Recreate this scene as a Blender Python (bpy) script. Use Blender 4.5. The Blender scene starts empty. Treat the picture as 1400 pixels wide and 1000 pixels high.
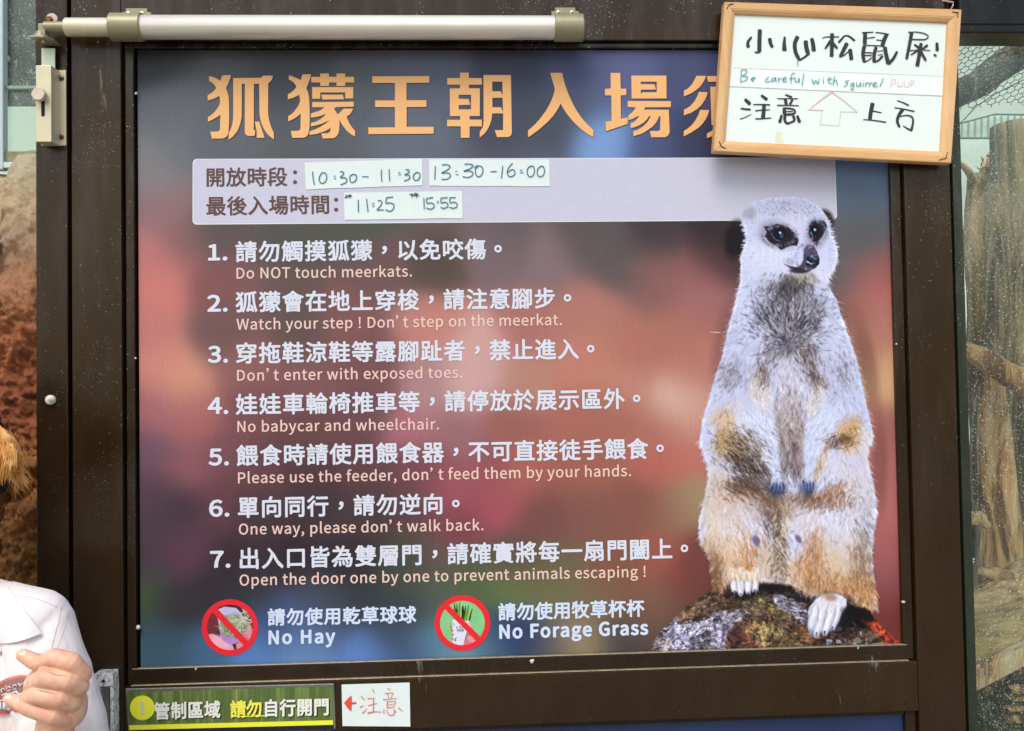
import bpy, bmesh, math, random, os
import numpy as np
from mathutils import Vector, Matrix, noise
from mathutils.geometry import tessellate_polygon

random.seed(7); rng = np.random.default_rng(7)
S = bpy.context.scene
COL = S.collection

# ------------------------------------------------------------------ camera
# The sign is a real upright rectangle 1.03 m wide; its four corners in the photograph give the camera.
F = 1300.0; PP = (720.0, 471.7656); W = 1.03
CORN = [(188, 69), (1211, 69), (1233.5, 881), (192.5, 914)]
def solve_camera():
    K = np.array([[F, 0, PP[0]], [0, F, PP[1]], [0, 0, 1.0]])
    A = []
    for (x, y), (u, v) in zip([(0, 0), (1, 0), (1, 1), (0, 1)], CORN):
        A += [[x, y, 1, 0, 0, 0, -u*x, -u*y, -u], [0, 0, 0, x, y, 1, -v*x, -v*y, -v]]
    H = np.linalg.svd(np.array(A))[2][-1].reshape(3, 3)
    M = np.linalg.inv(K) @ H
    if M[2, 2] < 0: M = -M
    a, b = np.linalg.norm(M[:, 0]), np.linalg.norm(M[:, 1])
    s = W / a
    R = np.stack([M[:, 0]/a, M[:, 1]/b, np.cross(M[:, 0]/a, M[:, 1]/b)], 1)
    U, _, V = np.linalg.svd(R); R = U @ V
    t = M[:, 2]*s
    return K, R, -R.T @ t, b*s
K, RC, CC, HS = solve_camera()
KI = np.linalg.inv(K)
Z0 = 1.85                                    # height of the sign's top edge above the ground
def uv(px, py, d=0.0):
    """where the sight line of a photograph pixel meets the upright plane d metres in front of the sign"""
    px = np.asarray(px, float); py = np.asarray(py, float)
    r = np.stack([px, py, np.ones_like(px)], -1) @ KI.T @ RC
    k = (-d - CC[2]) / r[..., 2]
    return CC[0] + k*r[..., 0], CC[1] + k*r[..., 1]
def P(px, py, d=0.0):
    u, v = uv(px, py, d)
    return Vector((float(u), -d, Z0 - float(v)))
cam = bpy.data.cameras.new('camera'); camo = bpy.data.objects.new('camera', cam); COL.objects.link(camo)
S.camera = camo
cam.sensor_width = 36; cam.lens = F/1400*36; cam.clip_start = 0.02; cam.clip_end = 500
cam.shift_x = -(PP[0]-700)/1400; cam.shift_y = (PP[1]-500)/1400
B = np.array([[1, 0, 0], [0, 0, 1], [0, -1, 0]], float)       # u,v,w -> world x,y,z
rows = [B @ RC[0], B @ RC[1], B @ RC[2]]                       # camera right, down, forward in the world
m = Matrix.Identity(4)
for i in range(3):
    m[i][0] = rows[0][i]; m[i][1] = -rows[1][i]; m[i][2] = -rows[2][i]
m[0][3], m[1][3], m[2][3] = CC[0], CC[2], Z0 - CC[1]
camo.matrix_world = m

# ------------------------------------------------------------------ light
SUN_EL, SUN_AZ = math.radians(52), math.radians(200)           # azimuth from +Y clockwise
w = bpy.data.worlds.new('World'); S.world = w; w.use_nodes = True
nt = w.node_tree; bg = nt.nodes['Background']
sky = nt.nodes.new('ShaderNodeTexSky'); sky.sky_type = 'NISHITA'; sky.sun_disc = False
sky.sun_elevation = SUN_EL; sky.sun_rotation = SUN_AZ; sky.air_density = 1.6; sky.dust_density = 2.5; sky.ozone_density = 1.0
nt.links.new(sky.outputs[0], bg.inputs[0]); bg.inputs[1].default_value = 0.15
sl = bpy.data.lights.new('sun', 'SUN'); so = bpy.data.objects.new('sun', sl); COL.objects.link(so)
sl.energy = 1.3; sl.angle = math.radians(28); sl.color = (1.0, 0.985, 0.965)
dv = Vector((math.sin(SUN_AZ)*math.cos(SUN_EL), math.cos(SUN_AZ)*math.cos(SUN_EL), math.sin(SUN_EL)))
so.rotation_euler = dv.to_track_quat('Z', 'Y').to_euler(); so.location = dv*10
vs = S.view_settings; vs.view_transform = 'Standard'; vs.look = 'None'; vs.gamma = 1.0; vs.exposure = 0.39
vs.use_curve_mapping = False

# ------------------------------------------------------------------ materials
def lin(c, k=1.0):
    c = np.asarray(c, float)/255.0
    return np.where(c <= .04045, c/12.92, ((c+.055)/1.055)**2.4)*k
PK = 0.86                                     # a print's white is not a perfect white
def c4(rgb, k=PK):
    a = lin(rgb, k); return (float(a[0]), float(a[1]), float(a[2]), 1.0)
class NT:
    def __init__(s, name):
        s.m = bpy.data.materials.new(name); s.m.use_nodes = True
        s.t = s.m.node_tree; s.b = s.t.nodes['Principled BSDF']
    def n(s, typ, **kw):
        x = s.t.nodes.new('ShaderNode'+typ)
        for k, v in kw.items():
            if k.startswith('i_'):
                key = k[2:]; x.inputs[int(key) if key.isdigit() else key].default_value = v
            else: setattr(x, k, v)
        return x
    def l(s, a, b): s.t.links.new(a, b)
    def coord(s): return s.n('TexCoord').outputs['Object']
    def noise(s, scale, detail=4, rough=.6, sx=(1, 1, 1), dist=0.0):
        mp = s.n('Mapping'); mp.inputs['Scale'].default_value = sx
        s.l(s.coord(), mp.inputs[0])
        x = s.n('TexNoise'); x.inputs['Scale'].default_value = scale; x.inputs['Detail'].default_value = detail
        x.inputs['Roughness'].default_value = rough; x.inputs['Distortion'].default_value = dist
        s.l(mp.outputs[0], x.inputs['Vector']); return x.outputs[0]
    def voro(s, scale, sx=(1, 1, 1)):
        mp = s.n('Mapping'); mp.inputs['Scale'].default_value = sx
        s.l(s.coord(), mp.inputs[0])
        x = s.n('TexVoronoi'); x.inputs['Scale'].default_value = scale
        s.l(mp.outputs[0], x.inputs['Vector']); return x
    def ramp(s, fac, stops, interp='LINEAR'):
        r = s.n('ValToRGB'); r.color_ramp.interpolation = interp
        e = r.color_ramp.elements
        while len(e) < len(stops): e.new(0.5)
        for el, (p, c) in zip(e, stops):
            el.position = p; el.color = c if len(c) == 4 else (*c, 1)
        s.l(fac, r.inputs[0]); return r.outputs[0]
    def mix(s, fac, a, b, mode='MIX'):
        x = s.n('Mix', data_type='RGBA', blend_type=mode)
        for sock, v in ((x.inputs[0], fac), (x.inputs[6], a), (x.inputs[7], b)):
            if hasattr(v, 'type') and hasattr(v, 'is_output'): s.l(v, sock)
            else: sock.default_value = v
        return x.outputs[2]
    def math(s, op, a, b=0.0):
        x = s.n('Math', operation=op)
        for i, v in enumerate((a, b)):
            if hasattr(v, 'is_output'): s.l(v, x.inputs[i])
            else: x.inputs[i].default_value = v
        return x.outputs[0]
    def bump(s, h, strength=.3, dist=.002):
        x = s.n('Bump'); x.inputs['Strength'].default_value = strength; x.inputs['Distance'].default_value = dist
        s.l(h, x.inputs['Height']); s.l(x.outputs[0], s.b.inputs['Normal'])
    def set(s, **kw):
        for k, v in kw.items():
            k = k.replace('_', ' ')
            if hasattr(v, 'is_output'): s.l(v, s.b.inputs[k])
            else: s.b.inputs[k].default_value = v
        return s
BW = ((0, 0, 0, 1), (1, 1, 1, 1))
MATS = {}
def plain(name, rgb, rough=.5, metal=0.0, var=.12, scale=30, k=PK, spec=.5, coat=0.0):
    if name in MATS: return MATS[name]
    t = NT(name); base = lin(rgb, k)
    n = t.noise(scale, 5, .65)
    a = tuple(float(x) for x in base*(1-var)) + (1,); b = tuple(float(min(1, x)) for x in base*(1+var)) + (1,)
    t.set(Base_Color=t.ramp(n, [(.3, a), (.7, b)]), Roughness=rough, Metallic=metal)
    t.b.inputs['Specular IOR Level'].default_value = spec
    t.b.inputs['Coat Weight'].default_value = coat
    MATS[name] = t.m; return t.m
def print_mat(name='printed_colours', rough=.36, spec=.16):
    if name in MATS: return MATS[name]
    t = NT(name)
    at = t.n('Attribute', attribute_name='Col')
    st = t.noise(60, 3, .5, (14, 1, .35))                      # faint vertical banding of the print
    st2 = t.noise(900, 2, .6)
    f = t.ramp(st, [(.3, (.94, .94, .94, 1)), (.7, (1.05, 1.05, 1.05, 1))])
    f2 = t.ramp(st2, [(.3, (.95, .95, .95, 1)), (.7, (1.05, 1.05, 1.05, 1))])
    c = t.mix(1.0, at.outputs['Color'], f, 'MULTIPLY'); c = t.mix(1.0, c, f2, 'MULTIPLY')
    # fine dust lying on the print
    v = t.voro(160); d = t.math('LESS_THAN', v.outputs['Distance'], .05)
    g = t.math('GREATER_THAN', t.noise(9, 3, .6), .62)
    c = t.mix(t.math('MULTIPLY', t.math('MULTIPLY', d, g), .5), c, (.6, .6, .6, 1))
    t.set(Base_Color=c, Roughness=rough); t.b.inputs['Specular IOR Level'].default_value = spec
    t.bump(t.noise(8, 2, .5), .06, .004)
    MATS[name] = t.m; return t.m
def frame_mat(name, dusty=1.0, base=(43, 28, 9)):
    if name in MATS: return MATS[name]
    t = NT(name); b = lin(base, 1.0)
    n = t.noise(5, 5, .6)
    c = t.ramp(n, [(.3, tuple(b*.85)+(1,)), (.72, tuple(b*1.25)+(1,))])
    # thin grey film: dust and painted-in light, streaked downward
    film = t.ramp(t.noise(9, 6, .7, (3, 3, .6)), [(.45, (0, 0, 0, 1)), (.85, (1, 1, 1, 1))])
    sep = t.n('SeparateXYZ'); t.l(t.coord(), sep.inputs[0])
    hz = t.n('MapRange'); t.l(sep.outputs[2], hz.inputs[0])          # denser toward the top, where the grey also stands for brighter light
    hz.inputs[1].default_value = 1.15; hz.inputs[2].default_value = 1.9; hz.inputs[3].default_value = .12; hz.inputs[4].default_value = 1.0
    c = t.mix(t.math('MULTIPLY', t.math('MULTIPLY', film, hz.outputs[0]), .16*dusty), c, (.35, .33, .29, 1))
    rub = t.math('MULTIPLY', t.ramp(t.noise(26, 5, .7, (1, 1, .12), .6), [(.66, (0, 0, 0, 1)), (.74, (1, 1, 1, 1))]),
                 t.ramp(t.noise(5, 2, .5), [(.5, (0, 0, 0, 1)), (.62, (1, 1, 1, 1))]))
    c = t.mix(t.math('MULTIPLY', rub, .5*dusty), c, (.42, .42, .38, 1))
    # specks
    tot = None
    for sc, th, ng, nl in ((190, .12, 13, .50), (420, .17, 7, .55), (75, .05, 20, .50)):
        v = t.voro(sc); a = t.math('LESS_THAN', v.outputs['Distance'], th)
        g = t.math('GREATER_THAN', t.noise(ng, 4, .6), nl)
        r = t.math('GREATER_THAN', t.noise(sc*.7, 1, .5), .52)
        a = t.math('MULTIPLY', t.math('MULTIPLY', a, g), r)
        tot = a if tot is None else t.math('MAXIMUM', tot, a)
    k = t.math('MULTIPLY', t.math('MULTIPLY', tot, hz.outputs[0]), min(1, .75*dusty))
    c = t.mix(k, c, (.62, .60, .55, 1))
    t.set(Base_Color=c, Roughness=t.ramp(t.noise(12, 4, .6), [(.3, (.16,)*3+(1,)), (.7, (.34,)*3+(1,))]))
    t.b.inputs['Specular IOR Level'].default_value = .30
    t.bump(t.math('ADD', t.math('MULTIPLY', t.noise(4, 2, .5), .6), t.math('MULTIPLY', tot, .25)), .25, .0015)
    MATS[name] = t.m; return t.m
def ink(name, rgb, rough=.45, k=PK): return plain(name, rgb, rough, 0, .03, 80, k, .3)
def glass(name, tint=(.85, .93, .88), speck=.6, film=.10, refl=.0):
    if name in MATS: return MATS[name]
    t = NT(name); out = t.t.nodes['Material Output']
    tr = t.n('BsdfTransparent'); tr.inputs[0].default_value = (*tint, 1)
    gl = t.n('BsdfGlossy'); gl.inputs['Roughness'].default_value = .04; gl.inputs[0].default_value = (.9, .95, .92, 1)
    fr = t.n('LayerWeight'); fr.inputs[0].default_value = .25
    fa = t.math('ADD', t.math('MULTIPLY', fr.outputs[0], .5), .012+refl)
    m1 = t.n('MixShader'); t.l(fa, m1.inputs[0]); t.l(tr.outputs[0], m1.inputs[1]); t.l(gl.outputs[0], m1.inputs[2])
    tot = None
    for sc, th, nl in ((120, .11, .43), (260, .16, .45), (60, .05, .48)):
        v = t.voro(sc); a = t.math('LESS_THAN', v.outputs['Distance'], th)
        g = t.math('GREATER_THAN', t.noise(6, 4, .6), nl)
        a = t.math('MULTIPLY', a, g); tot = a if tot is None else t.math('MAXIMUM', tot, a)
    fl = t.math('MULTIPLY', t.ramp(t.noise(7, 5, .65, (1, 1, .6), .4), [(.3, (0, 0, 0, 1)), (.8, (1, 1, 1, 1))]), film)
    tot = t.math('MAXIMUM', t.math('MULTIPLY', tot, speck), fl)
    df = t.n('BsdfDiffuse'); df.inputs[0].default_value = (.75, .78, .74, 1)
    m2 = t.n('MixShader'); t.l(tot, m2.inputs[0]); t.l(m1.outputs[0], m2.inputs[1]); t.l(df.outputs[0], m2.inputs[2])
    t.l(m2.outputs[0], out.inputs[0]); MATS[name] = t.m; return t.m

# ------------------------------------------------------------------ object helpers
def tag(o, label=None, cat=None, group=None, kind=None):
    if label: o['label'] = label
    if cat: o['category'] = cat
    if group: o['group'] = group
    if kind: o['kind'] = kind
    return o
def thing(name, loc, label, cat, group=None):
    o = bpy.data.objects.new(name, None); COL.objects.link(o); o.location = loc; o.empty_display_size = .05
    return tag(o, label, cat, group)
def link(name, me, parent=None, mat=None, smooth=False):
    """me holds world coordinates; they are made local to the parent"""
    if mat is not None:
        me.materials.clear(); me.materials.append(mat)
    o = bpy.data.objects.new(name, me); COL.objects.link(o)
    if parent is not None:
        root = Vector((0, 0, 0)); p = parent
        while p is not None: root += p.location; p = p.parent
        me.transform(Matrix.Translation(-root)); o.parent = parent
    if smooth:
        me.polygons.foreach_set('use_smooth', [True]*len(me.polygons))
    return o
def from_bm(bm, name='m'):
    me = bpy.data.meshes.new(name); bmesh.ops.recalc_face_normals(bm, faces=bm.faces); bm.to_mesh(me); bm.free(); return me
def bevel(bm, w, seg=2):
    if w > 0:
        bmesh.ops.bevel(bm, geom=list(bm.edges), offset=w, segments=seg, profile=.6, affect='EDGES', clamp_overlap=True)
def box_bm(a, b, bv=0.0, seg=2, bm=None):
    own = bm is None
    t = bmesh.new()
    lo = [min(x, y) for x, y in zip(a, b)]; hi = [max(x, y) for x, y in zip(a, b)]
    bmesh.ops.create_cube(t, size=1)
    for v in t.verts:
        v.co = Vector([lo[i] + (v.co[i]+.5)*(hi[i]-lo[i]) for i in range(3)])
    bevel(t, bv, seg)
    if own: return t
    me = bpy.data.meshes.new('x'); t.to_mesh(me); t.free(); bm.from_mesh(me); bpy.data.meshes.remove(me); return bm
def box(name, a, b, mat, parent=None, bv=.0006, seg=2):
    return link(name, from_bm(box_bm(a, b, bv, seg)), parent, mat)
def slab(name, corners, thick, mat, parent=None, bv=0.0, back=None):
    """quad/polygon (world points, in one plane facing -Y) extruded backward (+Y)"""
    bm = bmesh.new(); vs_ = [bm.verts.new(c) for c in corners]; f = bm.faces.new(vs_)
    r = bmesh.ops.extrude_face_region(bm, geom=[f]); nv = [g for g in r['geom'] if isinstance(g, bmesh.types.BMVert)]
    bmesh.ops.translate(bm, verts=nv, vec=Vector((0, thick, 0)))
    bevel(bm, bv, 2)
    return link(name, from_bm(bm), parent, mat)
def tube_bm(pts, radii, seg=12, bm=None, caps=True):
    bm = bm or bmesh.new(); rings = []
    pts = [Vector(p) for p in pts]
    for i, p in enumerate(pts):
        d = (pts[min(i+1, len(pts)-1)] - pts[max(i-1, 0)]).normalized()
        up = Vector((0, 0, 1)) if abs(d.z) < .9 else Vector((1, 0, 0))
        a = d.cross(up).normalized(); b_ = d.cross(a)
        r = radii[i] if hasattr(radii, '__len__') else radii
        rings.append([bm.verts.new(p + a*(math.cos(2*math.pi*k/seg)*r) + b_*(math.sin(2*math.pi*k/seg)*r)) for k in range(seg)])
    for i in range(len(rings)-1):
        for k in range(seg):
            bm.faces.new((rings[i][k], rings[i][(k+1) % seg], rings[i+1][(k+1) % seg], rings[i+1][k]))
    if caps:
        bm.faces.new(rings[0][::-1]); bm.faces.new(rings[-1])
    return bm
def autosmooth(o, ang=35):
    me = o.data; bm = bmesh.new(); bm.from_mesh(me)
    for f in bm.faces: f.smooth = True
    for e in bm.edges:
        e.smooth = not (len(e.link_faces) == 2 and e.calc_face_angle(0) > math.radians(ang))
    bm.to_mesh(me); bm.free(); return o
def tube(name, pts, radii, mat, parent=None, seg=24):
    return autosmooth(link(name, from_bm(tube_bm(pts, radii, seg)), parent, mat))
def disc_bolt(name, p, r, h, mat, parent=None, seg=20, dome=.35):
    """round head whose axis points at -Y, base at p"""
    prof = [(0, r), (h*.55, r), (h*.85, r*.86), (h, r*dome)]
    return autosmooth(link(name, from_bm(tube_bm([p + Vector((0, -a, 0)) for a, _ in prof], [b for _, b in prof], seg)), parent, mat), 50)

# ------------------------------------------------------------------ flat lettering
def resolve_font():
    try:
        return bpy.data.fonts.load(os.path.join(bpy.utils.resource_path('LOCAL'), 'datafiles', 'fonts', 'Noto Sans CJK Regular.woff2'))
    except Exception:
        return None
LATIN = resolve_font()
def text_mesh(s, font=None, space=1.0, res=3):
    c = bpy.data.curves.new('t', 'FONT'); c.body = s; c.resolution_u = res; c.space_character = space
    if font: c.font = font
    o = bpy.data.objects.new('t', c); COL.objects.link(o)
    dg = bpy.context.evaluated_depsgraph_get(); dg.update()
    me = o.evaluated_get(dg).to_mesh()
    co = np.zeros(len(me.vertices)*3); me.vertices.foreach_get('co', co); co = co.reshape(-1, 3)[:, :2].copy()
    me.calc_loop_triangles()
    tr = np.zeros(len(me.loop_triangles)*3, int); me.loop_triangles.foreach_get('vertices', tr); tr = tr.reshape(-1, 3).copy()
    o.evaluated_get(dg).to_mesh_clear(); bpy.data.objects.remove(o); bpy.data.curves.remove(c)
    return co, tr
GC = {}
def glyph(ch):
    if ch not in GC: GC[ch] = text_mesh(ch)
    return GC[ch]
EMK = None
class Flat:
    """collects flat triangles in (x, z) and a depth; several slightly shifted copies make a bold weight"""
    def __init__(s): s.v = []; s.t = []; s.n = 0
    def add(s, xz, tris, d):
        s.v.append(np.stack([xz[:, 0], np.full(len(xz), -d), xz[:, 1]], 1)); s.t.append(tris + s.n); s.n += len(xz)
    def bold(s, xz, tris, d, r, copies=8, step=2e-5):
        s.add(xz, tris, d)
        if r > 0:
            for k in range(copies):
                a = 2*math.pi*k/copies
                s.add(xz + np.array([math.cos(a), math.sin(a)])*r, tris, d + step*(k+1))
    def build(s, name, mat, parent):
        v = np.concatenate(s.v); t = np.concatenate(s.t)
        me = bpy.data.meshes.new(name); me.from_pydata(v.tolist(), [], t.tolist()); me.update()
        fix_facing(me)
        return link(name, me, parent, mat)
def fix_facing(me):
    n = np.zeros(len(me.polygons)*3); me.polygons.foreach_get('normal', n)
    if n.reshape(-1, 3)[:, 1].mean() > 0: me.flip_normals()
def mp(px):           # metres per photograph pixel on the sign
    return 1.03/1023.0
def cjk(fl, s, c0, c1, em, d, r=.8, i1=None, xs=1.0):
    """c0 = pixel centre of first character, c1 = centre of character i1, em in photo pixels"""
    i1 = i1 if i1 is not None else len(s)-1
    a = P(*c0, 0); b = P(*c1, 0); step = (b-a)/i1; dx = step.normalized(); ang = math.atan2(dx.z, dx.x)
    pxd = math.hypot(c1[0]-c0[0], c1[1]-c0[1]); k = (b-a).length/pxd; E_ = em*k
    ca, sa = math.cos(ang), math.sin(ang)
    for i, ch in enumerate(s):
        if ch == ' ': continue
        co, tr = glyph(ch)
        if ch in '，。：！':
            cx, cy = (co[:, 0].min()+co[:, 0].max())/2, (co[:, 1].min()+co[:, 1].max())/2
        else: cx, cy = .5, .38
        q = (co - np.array([cx, cy]))*E_*np.array([xs, 1]); q = np.stack([q[:, 0]*ca - q[:, 1]*sa, q[:, 0]*sa + q[:, 1]*ca], 1)
        c = a + step*i
        fl.bold(q + np.array([c.x, c.z]), tr, d, r*k)
def latin(fl, s, p0, p1, cap, d, r=.3):
    """p0 left end of the baseline, p1 right end, cap = capital height, all photo pixels"""
    f = LATIN
    h, _ = text_mesh('H', f); ch = h[:, 1].max()
    a = P(*p0, 0); b = P(*p1, 0); k = (b-a).length/math.hypot(p1[0]-p0[0], p1[1]-p0[1])
    sc = cap*k/ch; L = (b-a).length
    w1 = np.ptp(text_mesh(s, f, 1.0)[0][:, 0])*sc; w2 = np.ptp(text_mesh(s, f, 1.2)[0][:, 0])*sc
    sp = 1.0 + .2*(L-w1)/max(1e-6, w2-w1) if len(s) > 2 else 1.0
    sp = min(1.6, max(.7, sp))
    co, tr = text_mesh(s, f, sp); co = co.copy(); co[:, 0] -= co[:, 0].min()
    kx = L/np.ptp(co[:, 0]) if len(s) > 1 else sc
    q = co*np.array([kx, sc]); dx = (b-a).normalized(); ca, sa = dx.x, dx.z
    q = np.stack([q[:, 0]*ca - q[:, 1]*sa, q[:, 0]*sa + q[:, 1]*ca], 1)
    fl.bold(q + np.array([a.x, a.z]), tr, d, r*k)
def polys_flat(fl, polys, d, pd=None):
    """polys = list of loops-lists in photo pixels; the first loop is the outline, the rest are holes"""
    pd = d if pd is None else pd
    for loops in polys:
        L3 = [[P(x, y, pd) for x, y in lp] for lp in loops]
        flat = [p for lp in L3 for p in lp]
        tr = tessellate_polygon([[Vector((p.x, p.z, 0)) for p in lp] for lp in L3])
        fl.add(np.array([[p.x, p.z] for p in flat]), np.array(tr), d)
def strokes_flat(fl, org, sc, strokes, d, pd=None):
    """strokes = (width, [(x,y)..]) or ((w0,w1), pts), in zoomed pixels; built as round-ended ribbons"""
    pd = d if pd is None else pd
    for si, (wd, pts) in enumerate(strokes):
        w0, w1 = wd if isinstance(wd, tuple) else (wd, wd)
        q = [P(org[0]+x/sc, org[1]+y/sc, pd) for x, y in pts]
        q = np.array([[p.x, p.z] for p in q])
        if len(q) > 2:                                          # Catmull-Rom smoothing
            e = np.vstack([2*q[0]-q[1], q, 2*q[-1]-q[-2]]); o = []
            for i in range(1, len(e)-2):
                for t in np.linspace(0, 1, 5, endpoint=False):
                    o.append(.5*((2*e[i]) + (-e[i-1]+e[i+1])*t + (2*e[i-1]-5*e[i]+4*e[i+1]-e[i+2])*t*t + (-e[i-1]+3*e[i]-3*e[i+1]+e[i+2])*t**3))
            o.append(q[-1]); q = np.array(o)
        n = len(q); kk = mp(0)/sc
        w = np.linspace(w0, w1, n)*kk*.5
        tg = np.gradient(q, axis=0); tg /= np.linalg.norm(tg, axis=1)[:, None]+1e-12
        nm = np.stack([-tg[:, 1], tg[:, 0]], 1)
        e0, e1 = q[0]-tg[0]*w[0]*.45, q[-1]+tg[-1]*w[-1]*.45
        q2 = np.vstack([e0, q, e1]); w2 = np.concatenate([[w[0]*.6], w, [w[-1]*.6]]); nm2 = np.vstack([nm[0], nm, nm[-1]])
        v = np.vstack([q2+nm2*w2[:, None], q2-nm2*w2[:, None]]); N = len(q2)
        tr = [];
        for i in range(N-1): tr += [(i, i+1, N+i), (i+1, N+i+1, N+i)]
        fl.add(v, np.array(tr), d + 1.5e-5*si)

# ------------------------------------------------------------------ painted prints (vertex colours on a fine grid)
def in_poly(X, Y, poly):
    r = np.zeros(X.shape, bool); j = len(poly)-1
    for i in range(len(poly)):
        xi, yi = poly[i]; xj, yj = poly[j]
        if yi != yj:
            c = ((yi > Y) != (yj > Y)) & (X < (xj-xi)*(Y-yi)/(yj-yi)+xi); r ^= c
        j = i
    return r
def fbm(X, Y, scale, seed=0, octv=4):
    g = np.random.default_rng(seed); out = np.zeros(X.shape); amp = 1; tot = 0
    for o in range(octv):
        s = scale/2**o; T = g.random((128, 128)); x = X/s; y = Y/s
        xi = np.floor(x).astype(int); yi = np.floor(y).astype(int); fx = x-xi; fy = y-yi
        fx = fx*fx*(3-2*fx); fy = fy*fy*(3-2*fy)
        a = T[yi % 128, xi % 128]; b = T[yi % 128, (xi+1) % 128]; c = T[(yi+1) % 128, xi % 128]; d_ = T[(yi+1) % 128, (xi+1) % 128]
        out += amp*((a*(1-fx)+b*fx)*(1-fy)+(c*(1-fx)+d_*fx)*fy); tot += amp; amp *= .5
    return out/tot
class Canvas:
    def __init__(s, x0, y0, x1, y1, st):
        s.x0, s.y0, s.st = x0, y0, st
        s.nx = int(round((x1-x0)/st))+1; s.ny = int(round((y1-y0)/st))+1
        s.X, s.Y = np.meshgrid(x0+np.arange(s.nx)*st, y0+np.arange(s.ny)*st)
        s.C = np.zeros((s.ny, s.nx, 3)); s.A = np.zeros((s.ny, s.nx))
    def blend(s, mask, rgb, alpha=False):
        rgb = np.asarray(rgb, float); m_ = mask[..., None]
        s.C = s.C*(1-m_) + rgb*m_
        if alpha: s.A = np.maximum(s.A, mask)
    def ell(s, cx, cy, rx, ry, rgb, op=1.0, rot=0, soft=.5, clip=None, rough=0):
        a = math.radians(rot); dx, dy = s.X-cx, s.Y-cy
        x = (dx*math.cos(a)+dy*math.sin(a))/rx; y = (-dx*math.sin(a)+dy*math.cos(a))/ry
        r = np.sqrt(x*x+y*y)
        if rough:
            if not hasattr(s, 'rn'): s.rn = fbm(s.X, s.Y, 6, 5)-.5
            r = r + s.rn*rough
        m_ = np.clip((1+soft*.5-r)/max(soft, 1e-3), 0, 1)*op
        if clip is not None: m_ = m_*clip
        s.blend(m_, rgb)
    def poly(s, pts, rgb, op=1.0, alpha=False, jit=0):
        X, Y = s.X, s.Y
        if jit:
            X = X+(fbm(s.X, s.Y, 5, 3)-.5)*jit; Y = Y+(fbm(s.X, s.Y, 5, 4)-.5)*jit
        m_ = sum(in_poly(X+dx*s.st, Y+dy*s.st, pts).astype(float) for dx in (-.3, .3) for dy in (-.3, .3))/4
        s.blend(m_*op, rgb, alpha); return m_
    def stroke(s, x, y, dx, dy, wd, rgb, op, alpha=False):
        """one tapering hair from (x,y) along (dx,dy)"""
        L = math.hypot(dx, dy); n = max(2, int(L/s.st)+1); R = int(wd/s.st)+1
        xa, xb = min(x, x+dx)-wd-1, max(x, x+dx)+wd+1; ya, yb = min(y, y+dy)-wd-1, max(y, y+dy)+wd+1
        i0 = max(0, int((xa-s.x0)/s.st)); i1 = min(s.nx, int((xb-s.x0)/s.st)+2)
        j0 = max(0, int((ya-s.y0)/s.st)); j1 = min(s.ny, int((yb-s.y0)/s.st)+2)
        if i0 >= i1 or j0 >= j1: return
        X = s.X[j0:j1, i0:i1]-x; Y = s.Y[j0:j1, i0:i1]-y
        t = np.clip((X*dx+Y*dy)/(L*L), 0, 1); dd = np.hypot(X-dx*t, Y-dy*t)
        m_ = np.clip((wd*(1-.75*t)*.5+.35*s.st-dd)/(.7*s.st)+.3, 0, 1)*op
        c = s.C[j0:j1, i0:i1]; s.C[j0:j1, i0:i1] = c*(1-m_[..., None])+np.asarray(rgb)*m_[..., None]
        if alpha: s.A[j0:j1, i0:i1] = np.maximum(s.A[j0:j1, i0:i1], m_)
    def build(s, name, parent, d, thr=None, mat=None, pd=0.0):
        u, v = uv(s.X, s.Y, pd)
        co = np.stack([u, np.full(u.shape, -d), Z0-v], -1).reshape(-1, 3)
        idx = np.arange(s.nx*s.ny).reshape(s.ny, s.nx)
        q = np.stack([idx[:-1, :-1], idx[1:, :-1], idx[1:, 1:], idx[:-1, 1:]], -1)
        if thr is not None:
            a = np.maximum.reduce([s.A[:-1, :-1], s.A[1:, :-1], s.A[1:, 1:], s.A[:-1, 1:]]); q = q[a > thr]
        q = q.reshape(-1, 4)
        used, inv = np.unique(q, return_inverse=True); co = co[used]; q = inv.reshape(-1, 4)
        col = lin(np.clip(s.C.reshape(-1, 3)[used], 0, 255), PK)
        me = bpy.data.meshes.new(name)
        me.vertices.add(len(co)); me.vertices.foreach_set('co', co.ravel())
        me.loops.add(q.size); me.loops.foreach_set('vertex_index', q.ravel())
        me.polygons.add(len(q)); me.polygons.foreach_set('loop_start', np.arange(0, q.size, 4)); me.polygons.foreach_set('loop_total', np.full(len(q), 4))
        me.update(calc_edges=True)
        at = me.color_attributes.new('Col', 'FLOAT_COLOR', 'POINT')
        at.data.foreach_set('color', np.concatenate([col, np.ones((len(col), 1))], 1).ravel())
        fix_facing(me)
        return link(name, me, parent, mat or print_mat())
#@@PART2
# ================================================================== THE DOOR
DF = 0.014                                    # the door's face stands this far in front of the sign
def ux(px, py, d): return P(px, py, d).x
def vz(px, py, d): return P(px, py, d).z
M_DOOR = frame_mat('dusty_brown_aluminium'); M_BEAD = frame_mat('dusty_brown_bead', 1.5, (36, 24, 9)); M_JAMB = frame_mat('brown_jamb_aluminium', .7, (39, 25, 10))
M_GAP = plain('black_gap', (14, 11, 9), .8)
FLOOR_Z = 0.0
xl0 = ux(98.3, 400, DF); xl1 = ux(166.5, 400, DF)                # left stile
xb0 = ux(171.0, 400, DF-.005); xb1 = ux(183.6, 400, DF-.006)     # left bead
xs0, xs1 = 0.0, W                                                # the sign
xc0 = ux(1221.0, 400, .006); xc1 = ux(1236.5, 400, .009)         # right bead
xr0 = ux(1240.5, 400, DF); xr1 = ux(1303.5, 400, DF)             # right stile
zt1 = vz(600, -150, DF); zt0 = vz(600, 55, DF)                    # top rail
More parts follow.
